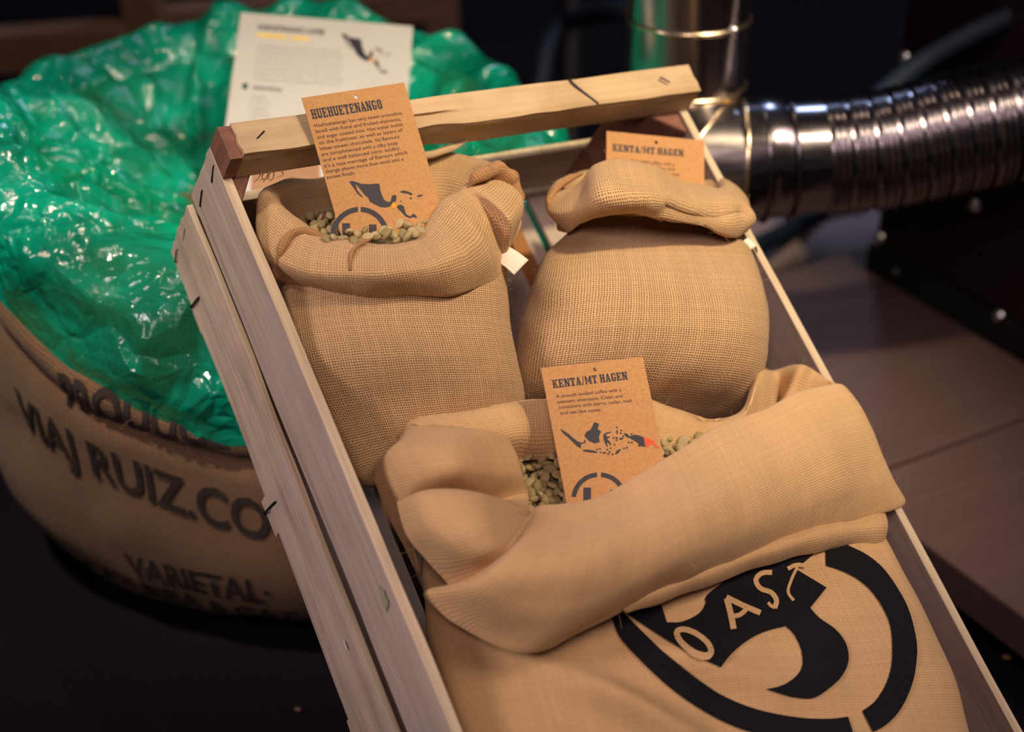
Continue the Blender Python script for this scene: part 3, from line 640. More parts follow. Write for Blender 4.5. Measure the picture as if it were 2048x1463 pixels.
ring_r = cv([(1185, 150), (1290, 200), (1360, 235), (1430, 290), (1490, 370), (1540, 460), (1570, 560), (1582, 650), (1570, 760), (1540, 850), (1500, 920), (1450, 970), (1392, 1004), (1345, 912), (1400, 870), (1445, 800), (1470, 720), (1475, 630), (1465, 540), (1430, 460), (1380, 390), (1320, 340), (1250, 305), (1190, 285)])
ring_l = cv([(262, 505), (300, 590), (370, 670), (450, 750), (540, 830), (640, 900), (750, 960), (870, 1005), (1000, 1040), (1150, 1060), (1320, 1050), (1285, 936), (1200, 945), (1080, 940), (960, 920), (850, 890), (740, 840), (650, 780), (560, 710), (470, 640), (400, 575), (338, 512), (300, 480)])
glyph = cv([(318, 440), (330, 490), (400, 540), (500, 605), (600, 665), (665, 692), (735, 722), (795, 655), (860, 602), (930, 567), (1015, 545), (1050, 580), (1080, 640), (1088, 712), (1060, 762), (1000, 800), (930, 815), (1000, 838), (1060, 852), (1140, 852), (1220, 800), (1265, 750), (1287, 690), (1275, 620), (1230, 560), (1160, 510), (1122, 468), (1192, 380), (1060, 300), (1180, 200), (1100, 190), (900, 260), (690, 400), (670, 450), (640, 492), (570, 526), (503, 530), (480, 455), (400, 448)])
decal('printed_ring', [rounded(ring_r), rounded(ring_l)], T_fs, M_ink, fs, .0011)['label'] = 'black printed ring broken at the bottom'
decal('printed_emblem', [rounded(glyph)], T_fs, M_ink, fs, .0011)['label'] = 'black printed curved letter shape'
def stroke(pts, w, n=16):
    P = cat1(np.array(pts, float), n, False); T = np.gradient(P, axis=0); T /= np.linalg.norm(T, axis=1, keepdims=True); Nn = np.stack([-T[:, 1], T[:, 0]], 1) * w / 2
    return [tuple(p) for p in np.concatenate([P + Nn, (P - Nn)[::-1]])]
oo = [(618 + 72 * math.cos(t) + 18 * math.sin(t), 622 + 52 * math.sin(t) + 26 * math.cos(t)) for t in np.linspace(0, 2 * PI, 17)[:-1]]
lets = [cv(stroke(oo[i:i + 9], 26, 20)) for i in (0,)] + [cv(stroke([oo[(8 + k) % 16] for k in range(9)], 26, 20))]
lets += [cv(stroke(p, w)) for p, w in (([(790, 560), (778, 500), (760, 430)], 26), ([(758, 425), (830, 460), (905, 492)], 24), ([(772, 505), (815, 500), (850, 470)], 20),
         ([(955, 318), (912, 320), (885, 350), (905, 388), (950, 404), (974, 438), (966, 472)], 22), ([(968, 470), (950, 462), (938, 448)], 14), ([(1022, 302), (1058, 286), (1100, 288)], 18), ([(1064, 294), (1038, 350), (1024, 402), (1048, 440)], 13))]
decal('printed_letters', lets, T_fs, M_burlap_fine, fs, .0019, 6)['label'] = 'bare jute letters O A S T'

# ------------------------------------------------------------------ coffee beans
def bean_mesh():
    bm = bmesh.new(); bmesh.ops.create_uvsphere(bm, u_segments=12, v_segments=8, radius=1)
    for v in bm.verts:
        x, y, z = v.co; x2 = x
        g = math.exp(-(y / .16) ** 2) * (1 - abs(x) ** 3)
        zz = z * (.62 if z < 0 else .42); 
        if z > 0: zz -= .20 * g * z
        v.co = (x * .0046, y * .0034 * (1 - .12 * abs(x)), zz * .0042)
    me = bpy.data.meshes.new('coffee_bean'); bm.to_mesh(me); bm.free()
    me.polygons.foreach_set('use_smooth', np.ones(len(me.polygons), bool)); me.materials.append(M_bean); return me
BEAN = bean_mesh()
def scatter(poly, zfun, pitch, jit, label, group, scale=1.0, cap=150, lift=.0, tilt=.55, seed=1):
    rg = random.Random(seed); xs = [p[0] for p in poly]; ys = [p[1] for p in poly]; n = 0
    y = min(ys); row = 0
    while y < max(ys):
        x = min(xs) + (row % 2) * pitch[0] / 2
        while x < max(xs):
            a, b = x + rg.uniform(-1, 1) * jit, y + rg.uniform(-1, 1) * jit * .6
            if inside(poly, a, b) and n < cap:
                P = PZ(a, b, zfun(a, b)); o = bpy.data.objects.new('coffee_bean', BEAN); COL.objects.link(o)
                o.location = P + np.array([0, 0, rg.uniform(-.001, .0035) + lift]); s = scale * rg.uniform(.85, 1.12); o.scale = (s, s * rg.uniform(.9, 1.1), s)
                flip = PI if rg.random() < .5 else 0
                o.rotation_euler = (flip + rg.gauss(.25, tilt), rg.gauss(0, tilt), rg.uniform(0, 2 * PI)); tag(o, label, 'coffee bean', group); n += 1
            x += pitch[0]
        y += pitch[1]; row += 1
    return n
def plane_z(p3):
    W3 = np.array([PZ(*p) for p in p3]); n = np.cross(W3[1] - W3[0], W3[2] - W3[0]); E0 = np.array([0, 0, EYE])
    def f(px, py):
        d = cam2w(ray(px, py)) - E0; return float(n @ (W3[0] - E0) / (n @ d))
    return f
zF = plane_z([(1060, 1010, .932), (1030, 900, .966), (1370, 890, .984)])
polyF = [(1000, 885), (1150, 880), (1300, 870), (1420, 868), (1400, 910), (1290, 980), (1200, 1035), (1060, 1045), (1020, 960)]
scatter(polyF, zF, (20.5, 12.5), 5, 'green coffee bean heaped around the map card in the front sack', 'green coffee beans in the front sack', cap=190)
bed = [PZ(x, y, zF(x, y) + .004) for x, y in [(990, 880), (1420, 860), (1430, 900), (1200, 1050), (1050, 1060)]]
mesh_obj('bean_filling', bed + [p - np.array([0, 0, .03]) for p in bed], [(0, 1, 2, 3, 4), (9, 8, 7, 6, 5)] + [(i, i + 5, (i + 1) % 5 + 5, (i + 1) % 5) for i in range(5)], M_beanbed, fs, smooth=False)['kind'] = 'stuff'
zL = plane_z([(700, 485, .944), (640, 450, .984), (860, 465, .962)])
polyL = [(605, 440), (660, 425), (860, 440), (846, 470), (830, 484), (700, 494), (640, 490)]
scatter(polyL, zL, (19, 9), 5, 'green coffee bean around the map card in the taped sack', 'green coffee beans in the upper left sack', cap=75, seed=3, lift=.001, scale=.92)
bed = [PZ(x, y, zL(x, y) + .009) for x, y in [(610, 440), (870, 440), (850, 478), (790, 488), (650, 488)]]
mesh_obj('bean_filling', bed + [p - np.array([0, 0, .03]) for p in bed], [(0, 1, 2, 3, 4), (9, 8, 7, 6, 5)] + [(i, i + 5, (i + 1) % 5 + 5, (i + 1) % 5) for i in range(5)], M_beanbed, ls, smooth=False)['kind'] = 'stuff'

# ------------------------------------------------------------------ lettering helpers
def font_mesh(s, bold=0.0):
    cu = bpy.data.curves.new('lettering', 'FONT'); cu.body = s; cu.size = 1; cu.fill_mode = 'FRONT'; cu.offset = bold; cu.resolution_u = 3
    o = bpy.data.objects.new('lettering', cu); COL.objects.link(o); dg = bpy.context.evaluated_depsgraph_get(); me = o.evaluated_get(dg).to_mesh()
    V = np.array([v.co for v in me.vertices]) if len(me.vertices) else np.zeros((0, 3)); F = [list(p.vertices) for p in me.polygons]
    o.evaluated_get(dg).to_mesh_clear(); bpy.data.objects.remove(o); bpy.data.curves.remove(cu)
    return V[:, :2], F
CAPH = font_mesh('H')[0][:, 1].max()
def R_(a, b, c, d): return [(a, b), (c, b), (c, d), (a, d)]
SLAB = {
 'H': [R_(0, 0, .28, .14), R_(.34, 0, .62, .14), R_(0, .86, .28, 1), R_(.34, .86, .62, 1), R_(.04, .1, .24, .9), R_(.38, .1, .58, .9), R_(.2, .43, .42, .57)],
 'U': [R_(0, .86, .28, 1), R_(.36, .86, .62, 1), R_(.04, .12, .25, .9), R_(.41, .12, .57, .9), [(.04, .13), (.14, 0), (.47, 0), (.57, .13), (.57, .2), (.04, .2)]],
 'E': [R_(0, 0, .58, .14), R_(0, .86, .58, 1), R_(.05, .1, .26, .9), R_(.2, .43, .40, .57), R_(.36, .34, .43, .66), R_(.46, .68, .58, .9), R_(.46, .1, .58, .32)],
 'T': [R_(0, .86, .6, 1), R_(.19, .1, .41, .9), R_(.1, 0, .5, .14), R_(0, .66, .1, .9), R_(.5, .66, .6, .9)],
 'N': [R_(.04, .1, .2, .9), R_(.46, .0, .6, .9), [(.02, 1), (.24, 1), (.6, 0), (.40, 0)], R_(0, 0, .27, .14), R_(.38, .86, .66, 1), R_(0, .86, .2, 1)],
 'A': [[(.04, .1), (.18, .1), (.36, 1), (.22, 1)], [(.24, 1), (.40, 1), (.60, .1), (.38, .1)], R_(.14, .26, .48, .38), R_(0, 0, .24, .13), R_(.32, 0, .64, .13)],
 'G': [R_(.04, .14, .25, .86), [(.04, .84), (.14, 1), (.48, 1), (.58, .84)], [(.04, .16), (.14, 0), (.48, 0), (.58, .16)], R_(.46, .64, .58, .86), R_(.40, .14, .58, .44), R_(.32, .36, .62, .48)],
 'O': [R_(.04, .14, .25, .86), R_(.37, .14, .58, .86), [(.04, .84), (.14, 1), (.48, 1), (.58, .84)], [(.04, .16), (.14, 0), (.48, 0), (.58, .16)]],
 'K': [R_(0, 0, .3, .14), R_(0, .86, .3, 1), R_(.05, .1, .25, .9), [(.22, .42), (.42, .9), (.56, .9), (.30, .36)], [(.28, .56), (.40, .62), (.62, .1), (.42, .1)], R_(.36, .86, .64, 1), R_(.36, 0, .68, .13)],
 'M': [R_(.04, .1, .18, .9), R_(.56, .1, .76, .9), [(.02, 1), (.22, 1), (.44, .2), (.36, .2)], [(.58, 1), (.78, 1), (.44, .2), (.36, .2)], R_(0, 0, .24, .14), R_(.5, 0, .82, .14)],
 '/': [[(0, -.05), (.10, -.05), (.34, 1.05), (.24, 1.05)]], ' ': []}
ADV = {'M': .88, '/': .40, ' ': .26, 'A': .69, 'K': .73, 'N': .71}
def slab_mesh(s):
    V, F, x = [], [], 0
    for ch in s:
        for p in SLAB[ch]:
            F.append(list(range(len(V), len(V) + len(p)))); V += [(x + a, b) for a, b in p]
        x += ADV.get(ch, .68)
    return np.array(V), F
class Card:
    """a flat rectangle standing in the scene; at(px, py) is the point of its plane on that line of sight"""
    def __init__(s, tl, tr, bl, thick=.0005):
        s.o = PZ(*tl); a = PZ(*tr) - s.o; b = PZ(*bl) - s.o; s.w = np.linalg.norm(a); s.e1 = a / s.w
        s.h = b @ b; b = b - s.e1 * (b @ s.e1); s.h = np.linalg.norm(b); s.e2 = b / s.h; s.n = np.cross(s.e1, s.e2)
        if s.n @ VIEW(s.o) > 0: s.n = -s.n
        s.t = thick
    def at(s, px, py, off=0.0):
        E0 = np.array([0, 0, EYE]); d = cam2w(ray(px, py)) - E0; k = s.n @ (s.o - E0) / (s.n @ d); return E0 + d * k + s.n * off
    def uv(s, P): return float((P - s.o) @ s.e1), float((P - s.o) @ s.e2)
    def sheet(s, name, mat, length, hole=None, bend=0.0):
        pts = [(0, 0), (s.w, 0), (s.w, length), (0, length)]; V2 = [Vector(p) for p in pts]; E = [(0, 1), (1, 2), (2, 3), (3, 0)]; hp = []
        if hole:
            c = s.uv(s.at(hole[0], hole[1])); r = hole[2]; hp = [(c[0] + r * math.cos(t), c[1] + r * math.sin(t)) for t in np.linspace(0, 2 * PI, 17)[:-1]]
            k = len(V2); V2 += [Vector(p) for p in hp]; E += [(k + i, k + (i + 1) % 16) for i in range(16)]
        v, e, f, *_ = delaunay_2d_cdt(V2, E, [], 0, 1e-7)
        f = [t for t in f if not (hp and inside(hp, sum(v[i].x for i in t) / 3, sum(v[i].y for i in t) / 3))]
        P = np.array([s.o + s.e1 * p.x + s.e2 * p.y for p in v])
        o = mesh_obj(name, P, f, mat, smooth=False); m = o.modifiers.new('thickness', 'SOLIDIFY'); m.thickness = s.t; m.offset = 0; s.obj = o; return o
    def lines(s, name, rows, mat, slab=False, bold=0.0):
        Vv, Ff = [], []
        for (txt, x0, y0, x1, y1, cap) in rows:
            V, F = slab_mesh(txt) if slab else font_mesh(txt, bold)
            if not len(V): continue
            A, B = s.at(x0, y0), s.at(x1, y1); w = V[:, 0].max() - V[:, 0].min(); ch = 1.0 if slab else CAPH
            capm = cap * np.linalg.norm(s.at(x0, y0) - s.at(x0, y0 - 10)) / 10
            d = (B - A) / w; up = -s.e2 * capm / ch
            P = A + np.outer(V[:, 0] - V[:, 0].min(), d) + np.outer(V[:, 1], up) + s.n * (s.t / 2 + .00012)
            Ff += [[i + len(Vv) for i in f] for f in F]; Vv += P.tolist()
        return mesh_obj(name, Vv, Ff, mat, s.obj, smooth=False)
    def shapes(s, name, polys, mat, off=.00012):
        Vv, Ff = [], []
        for p in polys:
            v, e, f, *_ = delaunay_2d_cdt([Vector(a) for a in p], [(i, (i + 1) % len(p)) for i in range(len(p))], [], 0, 1e-6)
            f = [t for t in f if inside(p, sum(v[i].x for i in t) / 3, sum(v[i].y for i in t) / 3)]
            Ff += [[i + len(Vv) for i in t] for t in f]; Vv += [s.at(a.x, a.y, s.t / 2 + off).tolist() for a in v]
        return mesh_obj(name, Vv, Ff, mat, s.obj, smooth=False)
def arc(cx, cy, ro, ri, a0, a1, n=20, sh=(0, 0)):
    t = np.radians(np.linspace(a0, a1, n)); f = lambda r: [(cx + r * math.cos(x) + sh[0] * r * math.sin(x), cy + r * math.sin(x) + sh[1] * r * math.cos(x)) for x in t]
    return f(ro) + f(ri)[::-1]
def blob(x, y, a, b, ang=0, n=10):
    c, s_ = math.cos(math.radians(ang)), math.sin(math.radians(ang)); return [(x + a * math.cos(t) * c - b * math.sin(t) * s_, y + a * math.cos(t) * s_ + b * math.sin(t) * c) for t in np.linspace(0, 2 * PI, n + 1)[:-1]]

# ---- card in the left sack
h4 = lambda L: [(450 + x / 3.112, 130 + y / 3.112) for x, y in L]
def hrow(t, x0, y0, x1, y1, cap): a = h4([(x0, y0), (x1, y1)]); return (t, *a[0], *a[1], cap / 3.112)
MEX = [(770, 725), (790, 722), (815, 728), (850, 740), (905, 742), (935, 738), (960, 740), (965, 775), (975, 810), (990, 840), (1010, 852), (1030, 850), (1036, 820), (1050, 808), (1066, 812), (1064, 840), (1055, 862), (1040, 865), (1030, 878), (1000, 888), (965, 884), (930, 868), (900, 850), (890, 825), (870, 812), (850, 785), (830, 760), (812, 742), (820, 775), (840, 802), (860, 825), (845, 820), (818, 795), (800, 765), (785, 745)]
CAM = [(1066, 880), (1090, 868), (1112, 878), (1118, 905), (1128, 930), (1150, 942), (1172, 925), (1190, 938), (1192, 955), (1170, 945), (1150, 955), (1122, 942), (1100, 918), (1080, 900)]
HON = [(1034, 870), (1050, 850), (1064, 868), (1068, 882), (1056, 892), (1036, 888)]
CUB = [[(1086, 790), (1110, 780), (1140, 788), (1168, 802), (1160, 812), (1130, 800), (1100, 796)], [(1195, 812), (1220, 806), (1234, 812), (1215, 820), (1198, 822)], blob(1155, 830, 8, 5), blob(1093, 850, 5, 4)]
ch = Card((603, 196, .962), (808, 165, .992), (665, 480, .949))
o = ch.sheet('kraft_card', M_kraft, ch.h + .03, hole=(*h4([(815, 200)])[0], .0013)); tag(o, 'brown kraft card titled HUEHUETENANGO standing in the taped sack', 'card', 'kraft coffee cards')
ch.lines('printed_title', [hrow('HUEHUETENANGO', 545, 338, 982, 272, 60)], M_print, slab=True)
ch.lines('printed_paragraph', [hrow(*r, 21) for r in (
 ('Huehuetenango has very sweet aromatics,', 558, 388, 1103, 308), ('laced with floral and fruited elements,', 566, 424, 1096, 346), ('and sugar coated nuts. Hot water builds', 575, 461, 1107, 379),
 ('on the fruitiness, as well as layers of', 584, 496, 1107, 414), ('bitter-sweet chocolate. Its flavours', 592, 532, 1087, 455), ('are complimented with a silky body', 601, 567, 1078, 494),
 ('and a well balanced citric acidity.', 610, 603, 1094, 526), ("It's a nice marriage of flavours which", 618, 640, 1136, 554), ('change places more than once into a', 626, 674, 1112, 594), ('sweet finish.', 634, 710, 812, 680))], M_text, bold=.008)
ch.shapes('printed_map', [h4(p) for p in [MEX, CAM] + CUB], M_print); ch.shapes('printed_country', [h4(HON)], M_orange, .0002)['label'] = 'orange country on the map'
ch.shapes('printed_emblem', [h4(p) for p in (arc(838, 1065, 182, 150, 183, 266), arc(838, 1065, 182, 150, 272, 357), R_(728, 985, 777, 1100), R_(895, 992, 942, 1100))], M_print)

# ---- card in the front sack
h3 = lambda L: [(1000 + x / 3.658, 650 + y / 3.658) for x, y in L]
def frow(t, x0, y0, x1, y1, cap): a = h3([(x0, y0), (x1, y1)]); return (t, *a[0], *a[1], cap / 3.658)
cf = Card((1081.5, 735.5, .938), (1285.5, 713.5, .964), (1139.5, 979.5, .924))
o = cf.sheet('kraft_card', M_kraft, cf.h + .03, hole=(*h3([(692, 325)])[0], .0013)); tag(o, 'brown kraft card titled KENTA/MT HAGEN with island map standing in front sack', 'card', 'kraft coffee cards')
cf.lines('printed_title', [frow('KENTA/MT HAGEN', 388, 462, 936, 398, 60)], M_print, slab=True)
frows = (('A smooth-bodied coffee with a', 410, 533, 887, 483), ('pleasant aftertaste. Clean and', 420, 573, 897, 528), ('consistent with berry, cedar, malt', 430, 613, 967, 562), ('and tea-like notes.', 440, 655, 742, 628))
cf.lines('printed_paragraph', [frow(*r, 24) for r in frows], M_text, bold=.008)
ISL = [[(435, 758), (460, 768), (500, 795), (535, 825), (560, 845), (592, 862), (590, 902), (560, 885), (530, 855), (500, 825), (470, 800), (450, 778)],
 [(690, 708), (724, 722), (712, 758), (738, 778), (722, 815), (728, 855), (690, 865), (650, 848), (615, 810), (630, 780), (660, 765)],
 [(755, 800), (775, 785), (810, 780), (812, 786), (780, 795), (770, 812), (800, 815), (805, 822), (780, 830), (800, 850), (812, 870), (805, 880), (785, 855), (780, 870), (790, 888), (780, 890), (765, 860), (755, 830)],
 [(900, 790), (930, 795), (945, 812), (985, 800), (1020, 808), (1050, 820), (1062, 892), (1030, 885), (1008, 888), (1010, 865), (980, 845), (950, 828), (925, 820)],
 [(602, 912), (640, 910), (690, 918), (715, 930), (700, 936), (650, 930), (610, 924)], [(838, 940), (850, 920), (875, 905), (884, 910), (868, 932), (848, 946)]]
ISL += [blob(*b) for b in ((601, 862, 8, 7), (618, 858, 8, 6), (620, 845, 7, 6), (708, 908, 9, 6), (730, 905, 8, 6), (735, 930, 8, 6), (762, 933, 14, 7), (790, 943, 8, 7), (822, 945, 8, 7), (800, 928, 10, 6), (783, 910, 9, 6), (808, 900, 7, 6), (852, 748, 7, 7), (855, 782, 6, 18), (884, 770, 7, 7), (882, 790, 8, 6), (885, 830, 17, 8, -10), (850, 825, 9, 8), (852, 842, 7, 7), (900, 812, 8, 7), (826, 825, 7, 6), (835, 875, 7, 6), (940, 857, 7, 7), (962, 858, 8, 7), (925, 897, 8, 7), (905, 902, 7, 7), (960, 797, 8, 6), (920, 800, 8, 6))]
cf.shapes('printed_map', [h3(p) for p in ISL], M_print)
cf.shapes('printed_country', [h3([(1048, 820), (1085, 828), (1110, 840), (1128, 850), (1135, 872), (1170, 900), (1140, 895), (1115, 875), (1095, 875), (1080, 890), (1062, 892)]), h3([(655, 1290), (672, 1275), (690, 1290)])], M_red, .0002)['label'] = 'red country on the map'
cf.shapes('printed_emblem', [h3(p) for p in (arc(718, 1275, 198, 164, 186, 267), arc(728, 1275, 198, 164, 273, 354), R_(608, 1187, 664, 1330), R_(806, 1203, 862, 1330))], M_print)

# ---- card behind the right sack
h5 = lambda L: [(1000 + x / 3.112, 100 + y / 3.112) for x, y in L]
cr = Card((1213, 262, 1.100), (1408, 281, 1.118), (1205, 345, 1.094))
o = cr.sheet('kraft_card', M_kraft, .11, hole=(*h5([(972, 575)])[0], .0013)); tag(o, 'blurred brown kraft card half hidden behind the plump right sack', 'card', 'kraft coffee cards')
a = h5([(700, 628), (1143, 664)]); cr.lines('printed_title', [('KENTA/MT HAGEN', *a[0], *a[1], 14)], M_print, slab=True)
cr.lines('printed_paragraph', [(t, *h5([(x0, y0)])[0], *h5([(x1, y1)])[0], 6.5) for t, x0, y0, x1, y1 in (('A smooth-bodied coffee with a', 715, 690, 1085, 722), ('pleasant aftertaste. Clean and', 715, 722, 1085, 752), ('consistent with berry, cedar, malt', 715, 750, 1118, 785), ('and tea-like notes.', 715, 780, 960, 800))], M_text, bold=.008)

# ------------------------------------------------------------------ the big sack, its liner, its beans
BC = np.array([-.21, 1.215])
def bw(th, r, z):
    z = np.asarray(z, float); th = np.asarray(th, float); lo = np.clip(1 - z / .2, 0, 1)
    return np.stack(np.broadcast_arrays(BC[0] + .042 * lo + r * np.cos(th), BC[1] + r * np.sin(th), z), -1)
RIMZ = lambda th: np.interp(np.asarray(th) % (2 * PI), [0, 1.57, 2.8, 3.2, 3.6, 3.9, 4.25, 4.71, 5.4, 6.2832], [.225, .262, .256, .285, .302, .276, .234, .198, .198, .225]) + GZ
big = empty('coffee_sack', (BC[0], BC[1], 0)); tag(big, 'big brown stencilled burlap coffee sack standing on the dark floor', 'sack')
nu, nv = 360, 110; TH = np.linspace(0, 2 * PI, nu + 1)[:-1]
fr = 0.5 - 0.5 * np.sin(TH)                                     # 1 at the front (towards the camera), 0 at the back
prof = np.array([(.02, .004), (.20, .006), (.255, .03), (.276, .085), (.276, .14), (.270, .180), (.262, .198), (.2665, .208), (.268, .218), (.262, .226), (.252, .224), (.246, .212), (.244, .19)])
pr = cat1(prof, nv, False)
def under_crate(G, gap=.002):
    X = (G - CO) @ CW; x, y, z = X[..., 0], X[..., 1], X[..., 2]
    lim = -.1345 - gap; w = np.clip(np.minimum(np.minimum(x + .02, .40 - x), .03 - y) / .018, 0, 1); w = w * w * (3 - 2 * w)
    z2 = np.where(z > lim, lim - .02 * (1 - np.exp(-(z - lim) / .05)) * .15, z); X[..., 2] = z + (z2 - z) * w * (y > -.6); return CO + X @ CW.T
G_big = np.zeros((nu, nv, 3))
for j in range(nv):
    r, z = pr[j]; k = min(1, max(0, (z - .03) / .18)); rr = r * (1 - .05 * k * np.exp(-((TH - 3.3) / .5) ** 2) + .05 * k * np.exp(-((TH - 4.75) / .4) ** 2))
    rr = rr + .016 * np.exp(-((TH - 3.72) / .42) ** 2) * math.exp(-((z - .075) / .06) ** 2)
    zz = z * (1 - k) + k * (RIMZ(TH) + z - .226) + GZ * .5 * k * (1 - k)
    G_big[:, j] = bw(TH, rr, zz)
n = normals(G_big, True); G_big += n * (.010 * fnoise(G_big, 6, 21) + .0035 * fnoise(G_big, 20, 22)).reshape(nu, nv, 1)
G_big = under_crate(G_big, .008); G_big[..., 2] = np.maximum(G_big[..., 2], .002)
grid_obj('body', G_big, True, M_old, big)
T_big = bvh(G_big, True)
# rolled burlap under the film
prof2 = np.array([(.10, .235), (.145, .262), (.170, .300), (.195, .322), (.222, .312), (.238, .275), (.245, .225), (.24, .18)])
prf = np.array([(.075, .272), (.118, .286), (.155, .314), (.190, .335), (.224, .330), (.247, .292), (.256, .245), (.258, .215)])
def ringed(prf, nu, nv, lift):
    TH = np.linspace(0, 2 * PI, nu + 1)[:-1]; f = 0.5 - 0.5 * np.sin(TH); p = cat1(prf, nv, False); G = np.zeros((nu, nv, 3)); q_ = np.linspace(0, 1, nv)
    for j in range(nv):
        r, z = p[j]; out = min(1, max(0, (r - .17) / .05))
        rr = r * (1 + .01 * (1 - f) * out + out * .05 * np.exp(-((TH - 4.75) / .45) ** 2)); low = min(1, max(0, (r - .20) / .05))
        zz = (1 - low) * (z + GZ - .006 * (1 - f) - .016 * f + .012 * np.exp(-((TH - 3.7) / .4) ** 2)) + low * (RIMZ(TH) + (z - .222) * (1 + .25 * (1 - f)))
        G[:, j] = bw(TH, rr, zz + lift)
    return G, TH
G_roll, _ = ringed(prof2, 160, 40, 0); nrm = normals(G_roll, True); G_roll += nrm * (.007 * fnoise(G_roll, 16, 31)).reshape(160, 40, 1)
G_roll = under_crate(G_roll, .006); grid_obj('inner_roll', G_roll, True, M_old, big)
film = empty('plastic_liner', (BC[0], BC[1], .2)); tag(film, 'crumpled translucent green plastic bag lining the big coffee sack', 'plastic bag')
nu2, nv2 = 720, 150
G_f, TH2 = ringed(prf, nu2, nv2, 0); n = normals(G_f, True); q_ = np.linspace(0, 1, nv2)[None, :]
sk = (TH2[:, None] * 3.2 + q_ * 3.0)
rid = lambda a: 1 - 2 * np.abs(a)
pl = np.stack([np.cos(sk) * 1.0, np.sin(sk) * 1.0, q_ * 1.1 + 0 * sk], -1)
f1 = rid(fnoise(pl, 1.15, 3)).reshape(nu2, nv2); f2 = rid(fnoise(G_f, 13, 5)).reshape(nu2, nv2); f3 = rid(fnoise(G_f, 42, 6)).reshape(nu2, nv2)
env = np.sin(np.clip(q_ * 1.08, 0, 1) * PI) ** .6
G_f += n * (np.maximum(.021 * (f1 - .5) + .013 * (f2 - .5) + .0014 * (f3 - .5), -.006) * env + .009)[..., None] * (1 if n[0, 60] @ np.array([0, 0, 1]) > 0 else -1)
G_f = under_crate(G_f); grid_obj('film', G_f, True, M_film, film)
zB = lambda x, y: float(np.linalg.norm((PH(x, y, .268 + GZ) - np.array([0, 0, EYE])))) / float(np.linalg.norm(ray(x, y)))
polyB = [(270, 350), (300, 335), (440, 325), (470, 380), (430, 450), (290, 450)]
scatter(polyB, zB, (18, 9.5), 4, 'green coffee bean heaped inside the big stencilled sack', 'green coffee beans in the big sack', cap=60, seed=8)
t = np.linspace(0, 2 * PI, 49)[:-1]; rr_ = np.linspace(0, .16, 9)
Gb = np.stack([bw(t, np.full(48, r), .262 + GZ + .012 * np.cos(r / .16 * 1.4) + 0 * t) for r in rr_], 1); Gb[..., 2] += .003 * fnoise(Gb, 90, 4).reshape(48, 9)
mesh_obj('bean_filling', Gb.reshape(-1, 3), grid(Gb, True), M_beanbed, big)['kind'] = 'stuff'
# (lettering)
# stencil lettering wrapped round the sack
def wrap_text(name, txt, p0, p1, cap, bold=.03, zz=None):
    E0 = np.array([0, 0, EYE]); hp = []
    for p in (p0, p1):
        d = cam2w(ray(*p)) - E0; h = T_big.ray_cast(Vector(E0), Vector(d / np.linalg.norm(d)))[0]; h = np.array(h) if h else PH(*p, .1); hp.append((math.atan2(h[1] - BC[1], h[0] - BC[0]) % (2 * PI), h[2]))
    if zz: hp = [(a[0], z) for a, z in zip(hp, zz)]
    V, F = font_mesh(txt, bold); bm = bmesh.new(); vs = [bm.verts.new((x, y, 0)) for x, y in V]
    for f in F:
        try: bm.faces.new([vs[i] for i in f])
        except ValueError: pass
    w = V[:, 0].max() - V[:, 0].min()
    for _ in range(2):
        bmesh.ops.subdivide_edges(bm, edges=[e for e in bm.edges if e.calc_length() > .22], cuts=1); bmesh.ops.triangulate(bm, faces=bm.faces)
    bm.verts.index_update(); out = []
    for v in bm.verts:
        s = v.co.x / w; th = hp[0][0] + (hp[1][0] - hp[0][0]) * s; z = hp[0][1] + (hp[1][1] - hp[0][1]) * s + v.co.y * cap / CAPH
        o_ = np.array([BC[0] + .6 * math.cos(th), BC[1] + .6 * math.sin(th), z]); h = T_big.ray_cast(Vector(o_), Vector((-math.cos(th), -math.sin(th), 0)))
        out.append(np.array(h[0]) + np.array([math.cos(th), math.sin(th), .2]) * .0018 if h[0] else o_)
    F = [[v.index for v in f.verts] for f in bm.faces]; bm.free()
    return mesh_obj(name, out, F, M_oldink, big)
wrap_text('stencil_text', 'VIAJ RUIZ.CO', (50, 845), (545, 1082), .033, bold=.02)
wrap_text('stencil_text', 'VARIETAL·', (268, 1150), (545, 1205), .026, bold=.028)
wrap_text('stencil_text', 'CATURRA & CAT', (150, 1095), (590, 1200), .020, bold=.02, zz=(.040, .034))
wrap_text('stencil_text', 'PRODUCE', (134, 805), (452, 892), .029, bold=.03)
fibres('loose_fibres', [(G_big[:, 60:100], True)], big, 120, 4, .004, .012, .0001)

# ---- white sheet standing in the big sack
sh = Card((482, 25, 1.335), (826, 53, 1.345), (462, 240, 1.285), .0006)
o = sh.sheet('info_sheet', M_paper, sh.h * 1.98); tag(o, 'white printed information sheet with map standing in the big sack', 'sheet of paper')
s6 = lambda L: [(480 + x / 5.689, 10 + y / 5.689) for x, y in L]
def srow(t, x0, y0, x1, y1, cap): b = s6([(x0, y0), (x1, y1)]); return (t, *b[0], *b[1], cap / 5.689)
sh.lines('printed_title', [srow('HUEHUETENANGO COFFEE', 200, 280, 960, 345, 58)], M_dark, bold=.03)
sh.shapes('printed_bar', [s6(p) for p in ([(195, 320), (535, 350), (530, 390), (190, 360)], [(580, 355), (790, 375), (788, 412), (578, 392)])], M_yellow)
para = ['Huehuetenango has very sweet aromatics, laced', 'with floral and fruited elements, and sugar coated', 'nuts. Hot water builds on the fruitiness, as well', 'as layers of bitter-sweet chocolate. Its flavours', 'are complimented with a silky body and a well', 'balanced citric acidity. A nice marriage', 'of flavours which change places more']
